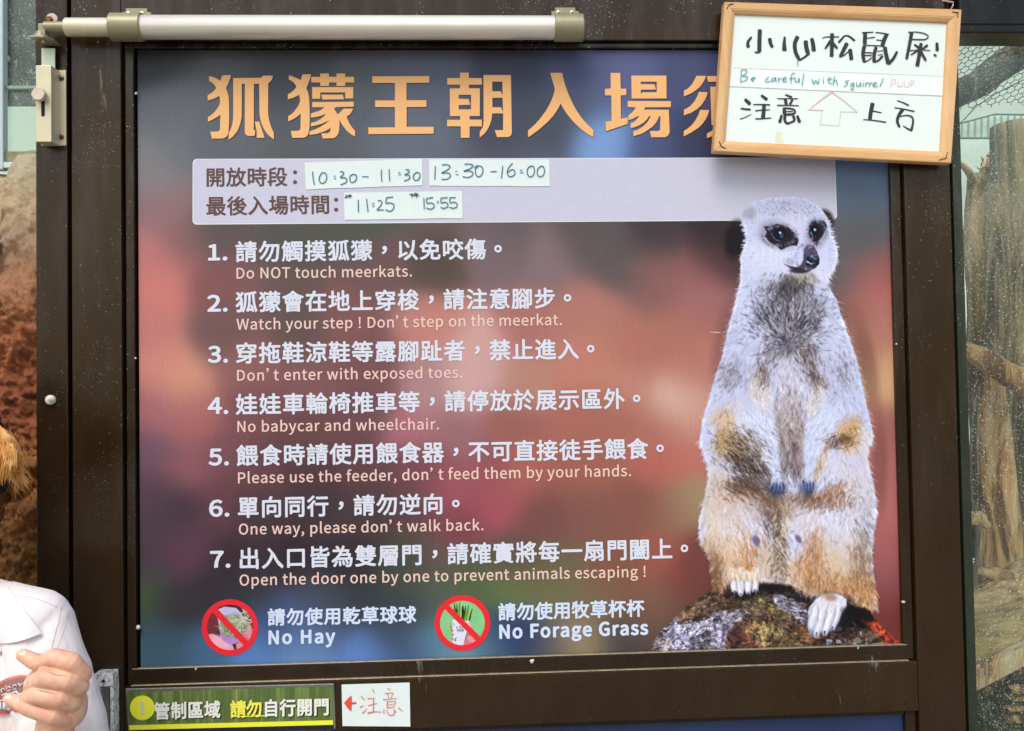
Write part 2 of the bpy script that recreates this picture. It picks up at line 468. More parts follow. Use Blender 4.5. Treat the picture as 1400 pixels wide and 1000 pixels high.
zb1 = vz(700, 922.5, DF); zb0 = vz(700, 992, DF)                 # middle rail under the sign
ztb1 = vz(600, 58.5, .008); ztb0 = vz(600, 65.5, .007)           # top bead
zbb1 = vz(700, 899.5, .008); zbb0 = vz(700, 919.5, .008)         # bottom bead
ZS0 = Z0-HS
door = thing('door', (xl0, 0, FLOOR_Z), 'dark brown aluminium door that holds the meerkat notice board', 'door')
def member(name, x0, z0, x1, z1, dfr, dbk, mat, par, bv=.0012):
    return box(name, (x0, -dfr, z0), (x1, -dbk, z1), mat, par, bv)
member('stile', xl0, .03, xl1, zt1, DF, -.035, M_DOOR, door)
member('stile', xr0, .03, xr1, zt1, DF, -.035, M_DOOR, door)
member('rail', xl1+.0004, zt0, xr0-.0004, zt1, DF-.0006, -.034, M_DOOR, door)
member('rail', xl1+.0004, zb0, xr0-.0004, zb1, DF-.0006, -.034, M_DOOR, door)
member('rail', xl1+.0004, .03, xr0-.0004, .16, DF-.0006, -.034, M_DOOR, door)
member('bead', xb0, zbb0, xb1, zt0-.002, .0075, -.02, M_BEAD, door, .0016)
member('bead', xc0, zbb0, xc1, zt0-.002, .0075, -.02, M_BEAD, door, .0016)
member('bead', xb1, ztb0, xc0, ztb1, .0065, -.02, M_BEAD, door, .0012)
# lower bead with worn lips; their pale colour paints in the edge highlight
bb = member('bead', xb1-.006, zbb0, xc0+.006, zbb1, .0080, -.02, M_BEAD, door, .0010)
M_LIP = plain('worn_highlight_aluminium', (190, 172, 140), .38, .5, .3, 120, .8)
for z, d0, d1 in ((zbb1+.0003, .0084, .0025), (zbb0-.0004, DF-.0002, .0086)):
    link('worn_highlight_lip', from_bm(box_bm((xb1-.005, -d0, z-.0001), (xc0+.005, -d1, z+.0009), .0003, 1)), bb, M_LIP)
member('gap_filler', xl1-.001, zb0-.01, xr0+.001, zt1, -.019, -.034, M_GAP, door, 0)
# lower glazed panel with a blue film
zlb = .165
M_BLUE = plain('blue_film', (34, 48, 88), .25, 0, .25, 5, .9)
lp = member('lower_panel', xb1, zlb, xc0, zb0-.008, .0, -.004, M_BLUE, door, .0005)
member('bead', xb0, zlb, xb1-.0003, zb0-.0005, .0075, -.02, M_BEAD, door, .001)
member('bead', xc0+.0003, zlb, xc1, zb0-.0005, .0075, -.02, M_BEAD, door, .001)
member('bead', xb1, zb0-.0075, xc0, zb0-.0005, .005, -.02, M_BEAD, door, .001)
# ------------------------------------------------------------------ fixed frame round the door
frame = thing('door_frame', (ux(70, 400, DF), 0, 0), 'brown aluminium door frame fixed around the door, jamb studded with a white bolt cap', 'door frame')
xj0 = ux(49.8, 400, DF); xj1 = ux(93.0, 400, DF)
member('jamb', xj0, 0.0, xj1, zt1+.05, DF+.001, -.06, M_JAMB, frame, .0015)
member('jamb_back', xj1+.0002, 0.0, xl0+.01, zt1+.05, -.040, -.06, M_GAP, frame, 0)
xk0 = ux(1310.2, 400, DF-.004); xk1 = ux(1321.5, 400, DF-.006)
M_GSEAL = plain('mossy_sealant', (66, 82, 64), .55, 0, .45, 160, .5)
M_GSEAL2 = frame_mat('green_grey_window_edge', 2.2, (40, 47, 36))
member('jamb_back', xr1-.01, 0.0, xk0+.004, zt1+.05, -.040, -.06, M_GAP, frame, 0)
member('jamb', xk0, 0.0, xk1, zt1, .004, -.06, M_GSEAL2, frame, .001)
member('lintel', ux(1306, 40, .02)-.001, vz(1350, 64, -.02), xk1+.9, vz(1350, -40, .035), .035, -.02, frame_mat('dark_brown_lintel', .3, (17, 13, 8)), frame, .002)  # the beam is very dark brown all over
member('lintel_strip', ux(1306, 40, .02)-.001, vz(1350, 31, .041), xk1+.9, vz(1350, 29, .041), .037, .0352, M_GAP, frame, .0)
cap = disc_bolt('bolt_cap', P(69.8, 547, DF+.001), .0064, .0062, plain('white_plastic', (226, 222, 210), .35, 0, .04), frame)
disc_bolt('washer', P(69.8, 547, DF+.0072), .0032, .0012, plain('yellowed_screw', (196, 186, 160), .4, .2), cap, 6)
# rusty hex bolt near the latch
rb = thing('rusty_bolt', P(70, 26.5, DF+.001), 'rusty hexagonal bolt with pale grout ring on top of jamb', 'bolt')
disc_bolt('washer', P(71.3, 26.5, DF+.001), .0076, .0022, plain('pale_grout', (205, 192, 176), .8, 0, .2, 200), rb)
disc_bolt('hex_head', P(68.2, 27.6, DF+.003), .0046, .0050, plain('rust', (150, 90, 50), .7, .2, .35, 250), rb, 6, .8)

# ------------------------------------------------------------------ clear silicone dabs and clips round the sign
sp_n = 0
dabs = [(186, 128, 1.8, 'small clear silicone dab beside the sign, left edge level with the title'),
        (189.0, 858, 2.8, 'clear plastic clip on the left edge of the sign near its foot'),
        (185.0, 490, 1.5, 'tiny clear dab on the left edge halfway down the sign'),
        (268, 914.6, 3.0, 'white crumbly dab on the lower bead under the hay pictogram'),
        (727, 903.5, 3.8, 'white crumbly dab on the lower bead under the forage grass words'),
        (1172, 885.6, 2.8, 'white crumbly dab on the lower bead under the printed rock'),
        (1225.5, 470.5, 2.2, 'white silicone dab on the right edge level with the meerkat chest'),
        (1235, 823, 2.7, 'round white dab on the right edge level with the meerkat foot')]
M_DAB = plain('silicone', (226, 226, 220), .3, 0, .1, 300, .8)
for x, y, r, lb in dabs:
    bm = bmesh.new(); bmesh.ops.create_icosphere(bm, subdivisions=3, radius=r*.001)
    c = P(x, y, .006)
    for v in bm.verts:
        n = noise.noise(v.co*900+c*50)
        v.co = v.co*(1+.45*n); v.co.y *= .8; v.co += c
    o = link('silicone_dab', from_bm(bm), None, M_DAB, True); tag(o, lb, 'silicone dab', 'silicone dabs around the sign')

# ================================================================== THE SIGN
sign = thing('information_sign', (0, 0, ZS0), 'large printed zoo notice with numbered rules beside a standing meerkat', 'sign')
BGP = """200 80 60 62 70;220 150 98 103 112;400 90 72 77 86;300 180 95 100 108;470 150 88 94 104;560 190 98 104 120;600 110 92 97 118;700 90 66 69 92;690 150 72 76 92;790 95 78 84 125;770 160 72 78 92
835 190 112 152 212;850 120 88 94 140;810 140 84 96 130;900 200 74 84 130;950 110 74 80 120;950 200 58 63 92;1000 215 60 64 92;1080 215 70 80 110;1180 205 110 140 195;1180 235 100 128 170;1180 270 88 100 118;1205 230 100 130 175
210 230 128 122 126;222 290 142 106 110;235 200 104 110 116;200 350 186 112 112;250 340 130 92 92;300 320 92 82 82;400 320 86 84 78;500 315 80 86 78;700 320 100 88 92;800 320 92 82 84;900 320 66 60 66;980 320 52 46 50
215 400 206 115 106;230 370 200 112 105;290 380 132 82 82;600 370 88 74 68;520 360 112 82 84;680 350 120 98 104;750 350 130 106 110;850 350 92 84 86;900 370 140 92 88;950 370 150 92 92;960 410 160 100 98;990 350 80 52 56
200 450 188 112 108;300 450 112 82 84;400 440 100 80 80;470 430 130 84 82;600 440 192 120 110;660 470 200 150 145;720 440 170 105 98;800 440 176 112 100;930 460 172 106 90;870 480 176 106 92;1180 320 90 90 94;1160 370 98 92 98;1200 370 150 88 86;1200 400 184 100 92;1190 450 186 118 100;1215 520 205 156 112;1200 600 160 96 88
1165 440 120 80 76;1205 650 172 100 95;1215 700 178 98 96;1215 760 165 88 88;1220 800 142 76 80;1225 850 118 52 48;1170 500 150 100 80
220 500 205 125 112;255 520 205 140 112;340 500 142 92 88;420 510 130 84 86;500 500 122 78 82;590 530 170 125 128;650 520 198 152 150;720 520 180 124 108;800 500 190 118 100;860 530 190 125 108;920 545 206 168 150;945 500 180 110 98
210 560 165 98 104;270 570 170 95 95;350 560 122 76 80;420 590 110 72 74;500 570 110 72 78;560 590 176 104 118;620 590 150 100 108;700 570 152 90 84;780 580 170 98 86;850 570 166 98 84;900 590 172 104 92;950 570 195 140 124
200 620 112 80 98;250 640 150 86 96;300 620 124 76 86;350 650 108 68 74;420 640 88 60 66;500 640 100 66 72;570 640 116 68 78;610 670 165 80 92;660 650 150 80 86;720 650 172 94 84;800 640 160 92 76;900 625 182 92 82;940 620 186 105 92
205 680 92 68 82;240 690 66 54 66;290 680 108 64 74;350 700 72 58 64;430 690 70 56 62;500 700 76 60 64;560 700 96 66 72;620 710 132 62 74;680 690 172 76 88;740 700 120 74 70;800 700 132 84 74;870 690 138 82 72;920 700 142 100 80;948 690 158 136 100
200 760 78 62 76;255 750 98 62 78;320 760 64 48 56;400 760 58 46 52;480 770 56 48 54;560 770 70 78 62;600 750 110 80 82;640 790 78 96 62;700 760 96 78 68;750 775 108 96 70;850 780 134 84 64;910 770 168 84 72;960 770 120 64 58;945 800 118 62 56
197 815 78 98 66;240 830 60 54 60;300 800 56 52 58;350 800 60 56 62;380 850 62 86 130;450 830 66 70 80;500 820 58 64 70;560 830 60 66 74;600 810 84 96 80;650 810 88 104 66;700 805 102 122 70;760 810 112 110 72;820 825 122 100 74;900 830 134 92 74;930 850 100 72 62
197 890 70 102 122;225 880 62 92 112;280 900 66 104 142;350 895 80 126 192;420 890 96 136 188;430 860 78 100 150;500 895 86 126 202;540 870 62 78 100;570 900 66 90 142;600 880 80 130 142;625 895 104 140 162;700 860 42 54 114;670 880 74 110 130;725 890 50 66 102;760 892 122 106 88;800 878 152 130 96;850 885 72 76 80;880 860 112 82 66;870 895 60 60 62;1000 850 80 50 46;1050 700 140 90 84;1070 500 150 100 95"""
bgp = np.array([[float(x) for x in s.split()] for ln in BGP.split('\n') for s in ln.split(';') if s.strip()])  # upper samples carry the rail's shadow and a hazy sheen in their colour
def bokeh(X, Y):
    num = np.zeros(X.shape+(3,)); den = np.zeros(X.shape)
    ww = fbm(X, Y, 90, 11, 3)-.5; wx = X+ww*26; wy = Y+(fbm(X, Y, 90, 12, 3)-.5)*26
    for x, y, r, g, b in bgp:
        d2 = (wx-x)**2+(wy-y)**2; k = np.exp(-d2/(2*22.0**2))+.02*np.exp(-d2/(2*60.0**2))+1e-9/(1+d2)
        num += k[..., None]*np.array([r, g, b]); den += k
    c = num/den[..., None]; g = c.mean(-1, keepdims=True)
    c = (g+(c-g)*.80)/255
    return 255*np.clip(1.16*c-.055, .05, 1)
# board: a thin rigid panel, its printed face in front
box('backing_board', (xs0-.0003, .0005, ZS0-.0003), (xs1+.0003, .0045, Z0+.0003), plain('grey_board', (70, 68, 66), .5), sign, 0)
cv = Canvas(150, 40, 1290, 950, 8)
cv.C = bokeh(cv.X, cv.Y)
o = cv.build('printed_background', sign, 0.0)
# trim the printed sheet to the sign's rectangle
bm = bmesh.new(); bm.from_mesh(o.data); off = sign.location
for co, no in (((xs0, 0, 0), (-1, 0, 0)), ((xs1, 0, 0), (1, 0, 0)), ((0, 0, ZS0), (0, 0, -1)), ((0, 0, Z0), (0, 0, 1))):
    bmesh.ops.bisect_plane(bm, geom=list(bm.verts)+list(bm.edges)+list(bm.faces), plane_co=Vector(co)-off, plane_no=no, clear_outer=True)
bm.to_mesh(o.data); bm.free()

# hours box
def rounded(x0, y0, x1, y1, corners, r, n=6):
    """corners = four pixel corners TL TR BR BL; returns pixel loop with rounded corners"""
    out = []
    for i in range(4):
        p = Vector(corners[i]); a = (Vector(corners[i-1])-p).normalized(); b = (Vector(corners[(i+1) % 4])-p).normalized()
        for k in range(n+1):
            t = k/n; q0 = p+a*r; q2 = p+b*r
            out.append(tuple(q0*(1-t)**2+p*2*t*(1-t)+q2*t*t))
    return out
HB = [(263.5, 217.6), (1141.5, 215.5), (1144.5, 301.0), (263.3, 307.5)]
fl = Flat(); polys_flat(fl, [[rounded(0, 0, 0, 0, HB, 7)]], .0002, 0); HOURS = fl
fl.build('hours_panel', ink('lavender_print', (204, 203, 222)), sign)
fl = Flat(); o1 = rounded(0, 0, 0, 0, HB, 7); cxy = Vector((704, 260))
inn = [(x+(1.1 if x < cxy.x else -1.1), y+(1.1 if y < cxy.y else -1.1)) for x, y in o1]
polys_flat(fl, [[o1, inn]], .0003, 0); fl.build('hours_panel_border', ink('white_print', (232, 234, 240)), sign)
M_BRN = ink('brown_print', (98, 70, 66)); M_WHT = ink('pale_print', (222, 225, 238)); M_ORG = ink('peach_print', (247, 186, 122)); M_ENG = ink('salmon_print', (240, 204, 192))
M_ICY = ink('icy_print', (214, 226, 250)); M_SHA = ink('dark_print', (30, 32, 44))
fl = Flat()
cjk(fl, '開放時段', (294.6, 242.6), (379.4, 242.0), 28, .0004, .55); cjk(fl, '：', (403.5, 242.6), (404, 242.6), 28, .0004, .7, 1)
fl.build('hours_lettering', M_BRN, sign)
fl = Flat()
cjk(fl, '最後入場時間', (295.4, 282.0), (437.9, 279.8), 28, .0004, .55); cjk(fl, '：', (459.6, 280.2), (460, 280.2), 28, .0004, .7, 1)
fl.build('hours_lettering', M_BRN, sign)

# title, traced character by character
TT = [
((280, 95), [[[(60,95),(95,103),(130,115),(175,136),(215,160),(240,85),(360,80),(352,115),(340,150),(318,205),(290,262),(308,305),(320,345),(330,400),(333,460),(335,580),(335,700),(332,780),(325,860),(312,900),(290,930),(262,944),(230,948),(98,948),(78,855),(170,852),(195,846),(206,832),(210,805),(212,700),(215,620),(185,644),(130,678),(85,700),(45,722),(45,655),(90,628),(130,590),(175,535),(200,492),(212,455),(208,405),(200,362),(165,385),(120,405),(80,418),(42,428),(40,358),(80,335),(120,304),(158,262),(145,232),(120,200),(92,178),(60,160)]],
 [[(390,122),(770,118),(800,88),(932,88),(920,140),(900,168),(868,190),(866,560),(870,640),(880,690),(892,740),(912,800),(945,870),(945,958),(905,932),(865,895),(830,850),(800,800),(770,720),(756,660),(748,600),(745,200),(672,200),(670,832),(692,835),(684,912),(610,914),(580,908),(560,890),(550,865),(548,840),(550,200),(508,200),(506,560),(505,640),(498,695),(485,750),(465,805),(440,855),(390,915),(340,955),(328,955),(328,875),(350,835),(370,780),(382,730),(388,680),(390,610)]],
 [[(685,718),(745,718),(820,938),(712,938),(712,850)]]]),
((390, 95), [[[(50,85),(90,95),(130,110),(175,132),(210,150),(238,72),(352,70),(345,110),(335,145),(312,205),(288,258),(308,305),(320,350),(328,400),(331,450),(335,580),(335,690),(332,780),(322,860),(308,900),(288,922),(262,935),(230,938),(98,938),(78,845),(170,842),(195,836),(205,820),(210,795),(212,700),(212,605),(185,632),(130,672),(85,695),(42,712),(42,640),(90,612),(130,570),(170,515),(195,468),(205,430),(200,390),(190,350),(155,370),(110,390),(70,402),(35,412),(38,345),(80,320),(120,285),(155,245),(142,215),(115,180),(85,158),(50,140)]],
 [[(355,105),(478,105),(478,60),(598,60),(598,105),(702,105),(702,60),(820,60),(820,105),(942,105),(942,182),(822,182),(822,230),(702,230),(702,182),(600,182),(600,230),(480,230),(480,182),(358,182)]],
 [[(370,245),(930,245),(930,400),(822,400),(822,318),(480,318),(480,405),(370,405)]],
 [[(495,350),(788,350),(805,412),(510,416)]],
 [[(370,450),(938,445),(938,512),(690,520),(668,545),(695,580),(718,618),(755,585),(800,540),(930,540),(905,590),(880,622),(840,645),(852,688),(880,745),(915,798),(955,845),(955,920),(905,895),(850,848),(800,790),(768,740),(742,690),(742,780),(738,835),(725,885),(700,922),(660,943),(515,948),(495,880),(580,876),(605,865),(618,840),(622,800),(580,830),(510,860),(430,885),(332,900),(332,850),(400,828),(480,790),(560,740),(612,690),(570,716),(500,745),(440,765),(352,782),(352,735),(420,718),(480,685),(530,645),(560,608),(510,630),(440,650),(352,662),(352,605),(420,585),(480,565),(540,520),(370,520)]]]),
((500, 95), [[[(90,98),(870,95),(870,185),(558,187),(558,425),(832,425),(832,515),(560,518),(560,788),(930,788),(930,882),(38,888),(38,797),(400,795),(400,518),(130,518),(130,428),(400,428),(400,188),(90,188)]]]),
((606, 95), [[[(230,48),(350,48),(350,122),(528,122),(528,212),(352,212),(352,262),(500,262),(500,640),(360,640),(360,690),(528,690),(528,782),(360,782),(360,938),(240,938),(240,782),(52,782),(52,692),(232,692),(232,642),(92,642),(90,265),(230,262),(230,212),(55,212),(55,122),(230,122)],[(212,350),(380,350),(380,550),(212,550),(212,492),(370,488),(348,408),(212,405)]],
 [[(550,80),(925,80),(938,860),(934,890),(920,910),(900,922),(880,928),(735,928),(705,835),(818,832),(820,605),(668,605),(666,650),(656,700),(635,765),(605,825),(560,885),(500,932),(498,855),(520,825),(540,790),(548,750),(552,700)],[(670,170),(808,170),(812,360),(785,302),(670,302)],[(672,392),(812,390),(818,588),(790,520),(672,520)]]]),
((718, 95), [[[(342,50),(505,50),(522,125),(545,210),(575,300),(610,385),(660,490),(705,570),(760,650),(810,712),(850,755),(890,795),(935,835),(932,928),(875,898),(820,862),(760,815),(720,778),(665,725),(620,672),(580,622),(550,582),(515,525),(484,470),(460,520),(425,578),(385,635),(335,692),(290,738),(240,780),(185,830),(130,868),(85,902),(40,930),(38,838),(90,795),(140,748),(195,688),(240,628),(282,570),(320,505),(350,448),(378,380),(398,310),(404,280),(402,255),(385,195),(365,130)]]]),
((824, 95), [[[(108,52),(240,52),(245,265),(322,268),(322,355),(245,358),(250,678),(340,660),(340,748),(45,850),(38,720),(122,708),(118,360),(30,358),(30,268),(110,265)]],
 [[(390,88),(870,88),(872,400),(395,402)],[(518,172),(738,172),(738,315),(540,318),(522,338),(520,282),(728,278),(708,208),(518,205)]],
 [[(342,435),(932,438),(930,520),(580,522),(562,552),(902,555),(914,840),(910,875),(895,902),(872,922),(850,930),(665,930),(642,845),(750,845),(775,838),(785,820),(788,645),(770,640),(755,685),(725,735),(680,785),(620,830),(570,862),(510,890),(420,915),(418,850),(480,828),(550,785),(610,725),(658,642),(635,642),(600,692),(550,738),(480,778),(430,795),(382,805),(382,745),(425,722),(465,688),(500,642),(480,640),(455,655),(410,678),(350,698),(350,630),(390,602),(425,565),(450,522),(342,518)]]]),
((920, 95), [[[(320,92),(450,92),(435,140),(400,200),(360,250),(310,290),(240,335),(148,372),(150,292),(190,275),(225,245),(260,205),(290,155)]],
 [[(355,312),(475,315),(460,370),(430,430),(385,495),(330,545),(250,595),(148,630),(150,552),(200,530),(245,495),(290,445),(325,385)]],
 [[(370,558),(495,558),(480,620),(450,680),(405,745),(350,800),(240,870),(148,918),(145,848),(195,815),(245,775),(300,710),(345,630)]],
 [[(462,95),(900,92),(900,172),(480,172)]], [[(510,240),(900,240),(900,765),(528,765)]], [[(462,882),(520,850),(580,800),(700,765),(700,880),(580,900),(465,942)]]]),
]
for shade in (True, False):
    for org, gl in TT:
        fl = Flat()
        dx = .9 if shade else 0
        polys_flat(fl, [[[(org[0]+x/10+dx*1.0, org[1]+y/10+dx) for x, y in lp] for lp in g] for g in gl], .0003 if shade else .0006, 0)
        fl.build('title_shadow_print' if shade else 'title_character', ink('title_shadow', (52, 50, 56)) if shade else M_ORG, sign)

RULES = [
 ('1.', (285.5, 355.8), (310.2, 355.4), 21.8, '請勿觸摸狐獴，以免咬傷。', (336.8, 344.4), (650, 340.8), 10, 'Do NOT touch meerkats.', (323.8, 381.2), (563, 378.2)),
 ('2.', (284.5, 425.8), (310.6, 425.4), 22.3, '狐獴會在地上穿梭，請注意腳步。', (337, 413.2), (745, 408), 13, 'Watch your step ! Don’t step on the meerkat.', (323.8, 451), (768, 444.6)),
 ('3.', (285, 495.5), (311, 495.2), 22.3, '穿拖鞋涼鞋等露腳趾者，禁止進入。', (337, 483), (776.7, 477.5), 14, 'Don’t enter with exposed toes.', (324.5, 520.8), (632, 516.5)),
 ('4.', (285, 565.6), (311.4, 565.2), 22.3, '娃娃車輪椅推車等，請停放於展示區外。', (337.5, 553), (839.5, 545.5), 16, 'No babycar and wheelchair.', (325, 590.8), (600, 587.2)),
 ('5.', (286, 635.8), (312.2, 635.4), 22.3, '餵食時請使用餵食器，不可直接徒手餵食。', (338.2, 623), (871.7, 613.7), 17, 'Please use the feeder, don’t feed them by your hands.', (325.8, 661), (862.5, 651)),
 ('6.', (286.8, 705.9), (313, 705.5), 22.3, '單向同行，請勿逆向。', (339.5, 693.8), (592, 689.2), 8, 'One way, please don’t walk back.', (326.8, 731), (660.8, 725)),
 ('7.', (288, 775.7), (314.4, 775.2), 22.3, '出入口皆為雙層門，請確實將每一扇門闔上。', (340.8, 763.8), (905, 750.6), 18, 'Open the door one by one to prevent animals escaping !', (327.8, 800.8), (882.5, 788.8))]
GAPS = {'2.': (544.5, 551.5), '3.': (367.5, 374.5), '5.': (591.5, 599.5), '6.': (535.5, 543)}
for num, n0, n1, ncap, zh, c0, c1, ci, en, e0, e1 in RULES:
    fl = Flat(); latin(fl, num, n0, n1, ncap-.8, .0004, .95); fl.build('rule_number', M_WHT, sign)
    fl = Flat(); cjk(fl, zh, c0, c1, 30.2, .0004, .72, ci); fl.build('rule_lettering', M_WHT, sign)
    fl = Flat()
    if '’' in en:                                                # the print leaves a gap after the apostrophe
        a_, b_ = en.split('’'); xa, xb = GAPS[num]; yy = lambda x: e0[1]+(e1[1]-e0[1])*(x-e0[0])/(e1[0]-e0[0])
        latin(fl, a_+'’', e0, (xa, yy(xa)), 14.6, .0004, .26); latin(fl, b_, (xb, yy(xb)), e1, 14.6, .0004, .26)
    else: latin(fl, en, e0, e1, 14.6, .0004, .26)
    fl.build('rule_lettering', M_ENG, sign)
for zh, c0, c1, en, e0, e1 in (('請勿使用乾草球球', (378, 843.8), (557, 840.4), 'No Hay', (368, 880.6), (457.7, 878.6)),
                               ('請勿使用牧草杯杯', (693.2, 836.6), (868.6, 831.7), 'No Forage Grass', (683.6, 872.9), (885.4, 867.2))):
    fl = Flat(); cjk(fl, zh, c0, c1, 24.6, .0004, .7, 7); fl.build('caption_lettering', M_ICY, sign)
    fl = Flat(); latin(fl, en, e0, e1, 17.6, .0004, .95); fl.build('caption_lettering', M_ICY, sign)

# ------------------------------------------------------------------ prohibition pictograms
RED = ink('red_print', (238, 38, 52), .4)
def ring(cx, cy, R, r):
    n = 64; a = [2*math.pi*i/n for i in range(n)]
    return [[(cx+R*math.cos(t), cy+R*math.sin(t)*.995) for t in a], [(cx+r*math.cos(t), cy+r*math.sin(t)*.995) for t in a]]
def pict(cx, cy, R, r, s0, s1, sw, painter):
    c = Canvas(cx-R, cy-R, cx+R, cy+R, .55); c.A = (np.hypot(c.X-cx, c.Y-cy) < (R+r)/2).astype(float)
    painter(c); pic = c.build('pictogram', sign, .0004, .5)
    root = pic
    fl = Flat(); polys_flat(fl, [ring(cx, cy, R, r)], .0007, 0); ro = fl.build('prohibition_ring', RED, sign)
    d = Vector((s1[0]-s0[0], s1[1]-s0[1])).normalized(); n = Vector((-d.y, d.x))*sw/2
    fl = Flat(); polys_flat(fl, [[[(s0[0]+n.x, s0[1]+n.y), (s1[0]+n.x, s1[1]+n.y), (s1[0]-n.x, s1[1]-n.y), (s0[0]-n.x, s0[1]-n.y)]]], .0009, 0)
    fl.build('prohibition_slash', RED, sign)
def hay(c):
    o = lambda x, y: (270+x/6.25, 740+y/6.25)
    c.C[:] = (60, 48, 50)
    c.ell(*o(130, 720), 10, 22, (120, 52, 60), 1, 20); c.poly([o(80, 800), o(130, 790), o(200, 830), o(300, 890), o(330, 960), o(60, 960)], (238, 160, 178))
    c.ell(*o(200, 860), 14, 8, (250, 190, 205), .8, 25)
    c.poly([o(160, 590), o(230, 560), o(330, 570), o(380, 620), o(400, 700), o(390, 800), o(340, 870), o(270, 890), o(200, 820), o(180, 700)], (200, 190, 225))
    c.poly([o(190, 770), o(400, 790), o(350, 865), o(280, 885), o(215, 850)], (190, 140, 205))
    c.poly([o(400, 690), o(440, 700), o(470, 760), o(440, 880), o(360, 920), o(345, 870), o(395, 800)], (214, 120, 142))
    c.ell(*o(438, 760), 5, 14, (236, 150, 165), .8, -15); c.poly([o(330, 880), o(400, 850), o(400, 940), o(340, 960)], (225, 150, 165))
    c.ell(*o(310, 720), 19, 15, (132, 150, 118), 1, -10, .35)
    for _ in range(300):
        x, y = o(312+rng.normal()*46, 722+rng.normal()*40); a = rng.random()*6.28; L = rng.uniform(3, 9)
        col = [(196, 204, 170), (110, 128, 92), (226, 228, 205), (88, 100, 74), (160, 172, 136)][rng.integers(5)]
        c.stroke(x, y, L*math.cos(a), L*math.sin(a), 1.1, col, .8)
    for _ in range(40):
        x, y = o(400+rng.normal()*30, 650+rng.normal()*35); a = rng.uniform(-1.2, .6); L = rng.uniform(5, 11)
        c.stroke(x, y, L*math.cos(a), L*math.sin(a), 1.0, (222, 218, 196), .8)
pict(314.6, 857.8, 38.6, 31.2, (291, 831.5), (337.5, 880.5), 8.4, hay)
def cup(c):
    o = lambda x, y: (590+x/10, 800+y/10)
    c.C[:] = (140, 204, 140); c.C += (fbm(c.X, c.Y, 18, 3)[..., None]-.5)*26
    for a_, b_, w_, col in (((310, 250), (335, 420), 3.0, (62, 84, 40)), ((345, 260), (350, 400), 2.0, (24, 36, 24)), ((385, 240), (375, 440), 5.0, (112, 160, 62)), ((430, 290), (420, 470), 5.0, (26, 34, 26)),
                            ((465, 290), (440, 480), 3.2, (50, 78, 36)), ((505, 285), (470, 490), 5.0, (110, 158, 58)), ((555, 330), (510, 500), 2.2, (30, 44, 26)), ((412, 260), (398, 440), 1.6, (160, 205, 110)), ((530, 300), (495, 490), 1.4, (170, 215, 120))):
        x, y = o(*a_); x2, y2 = o(*b_); c.stroke(x2, y2, x-x2, y-y2, w_*1.3, col, 1)
    c.poly([o(470, 650), o(520, 640), o(640, 780), o(560, 860), o(440, 830)], (214, 122, 132)); c.ell(*o(540, 740), 6, 3.5, (240, 170, 175), .7, 35)
    c.poly([o(450, 560), o(490, 570), o(480, 700), o(440, 800)], (60, 44, 60))
    c.poly([o(285, 470), o(520, 495), o(470, 690), o(440, 800), o(420, 818), o(380, 822), o(300, 800), o(288, 770)], (228, 228, 244))
    c.poly([o(450, 490), o(520, 490), o(560, 590), o(540, 600)], (228, 226, 238))
    for x0, y0 in ((268, 545), (272, 615), (285, 690), (322, 740)):
        for k in range(5):
            x, y = o(x0+rng.normal()*10, y0+rng.normal()*14); c.stroke(x, y, rng.normal()*1.6, rng.normal()*1.6, 1.1, (196, 70, 70) if y0 < 700 else (70, 50, 80), .9)
    for k in range(6):
        x, y = o(512+k*9, 520+k*14); c.stroke(x, y, 1.5, -1.0, 1.0, (206, 80, 80), .8)
    # I (heart) RAT like words printed small on the cup
    for (x0, y0), (x1, y1) in (((345, 570), (345, 600)), ((380, 570), (380, 600)), ((400, 572), (400, 600)), ((425, 570), (425, 600)), ((355, 610), (357, 640)), ((372, 612), (372, 640)), ((392, 612), (388, 640)), ((405, 612), (405, 640)), ((425, 610), (425, 640)), ((436, 612), (436, 636)), ((380, 570), (400, 570)), ((418, 612), (432, 612))):
        x, y = o(x0, y0); x2, y2 = o(x1, y1); c.stroke(x, y, x2-x, y2-y, .95, (50, 44, 60), .9)
pict(632.2, 851.8, 38.2, 30.6, (609.5, 828.5), (654, 873.5), 7.8, cup)
#@@MEERKAT

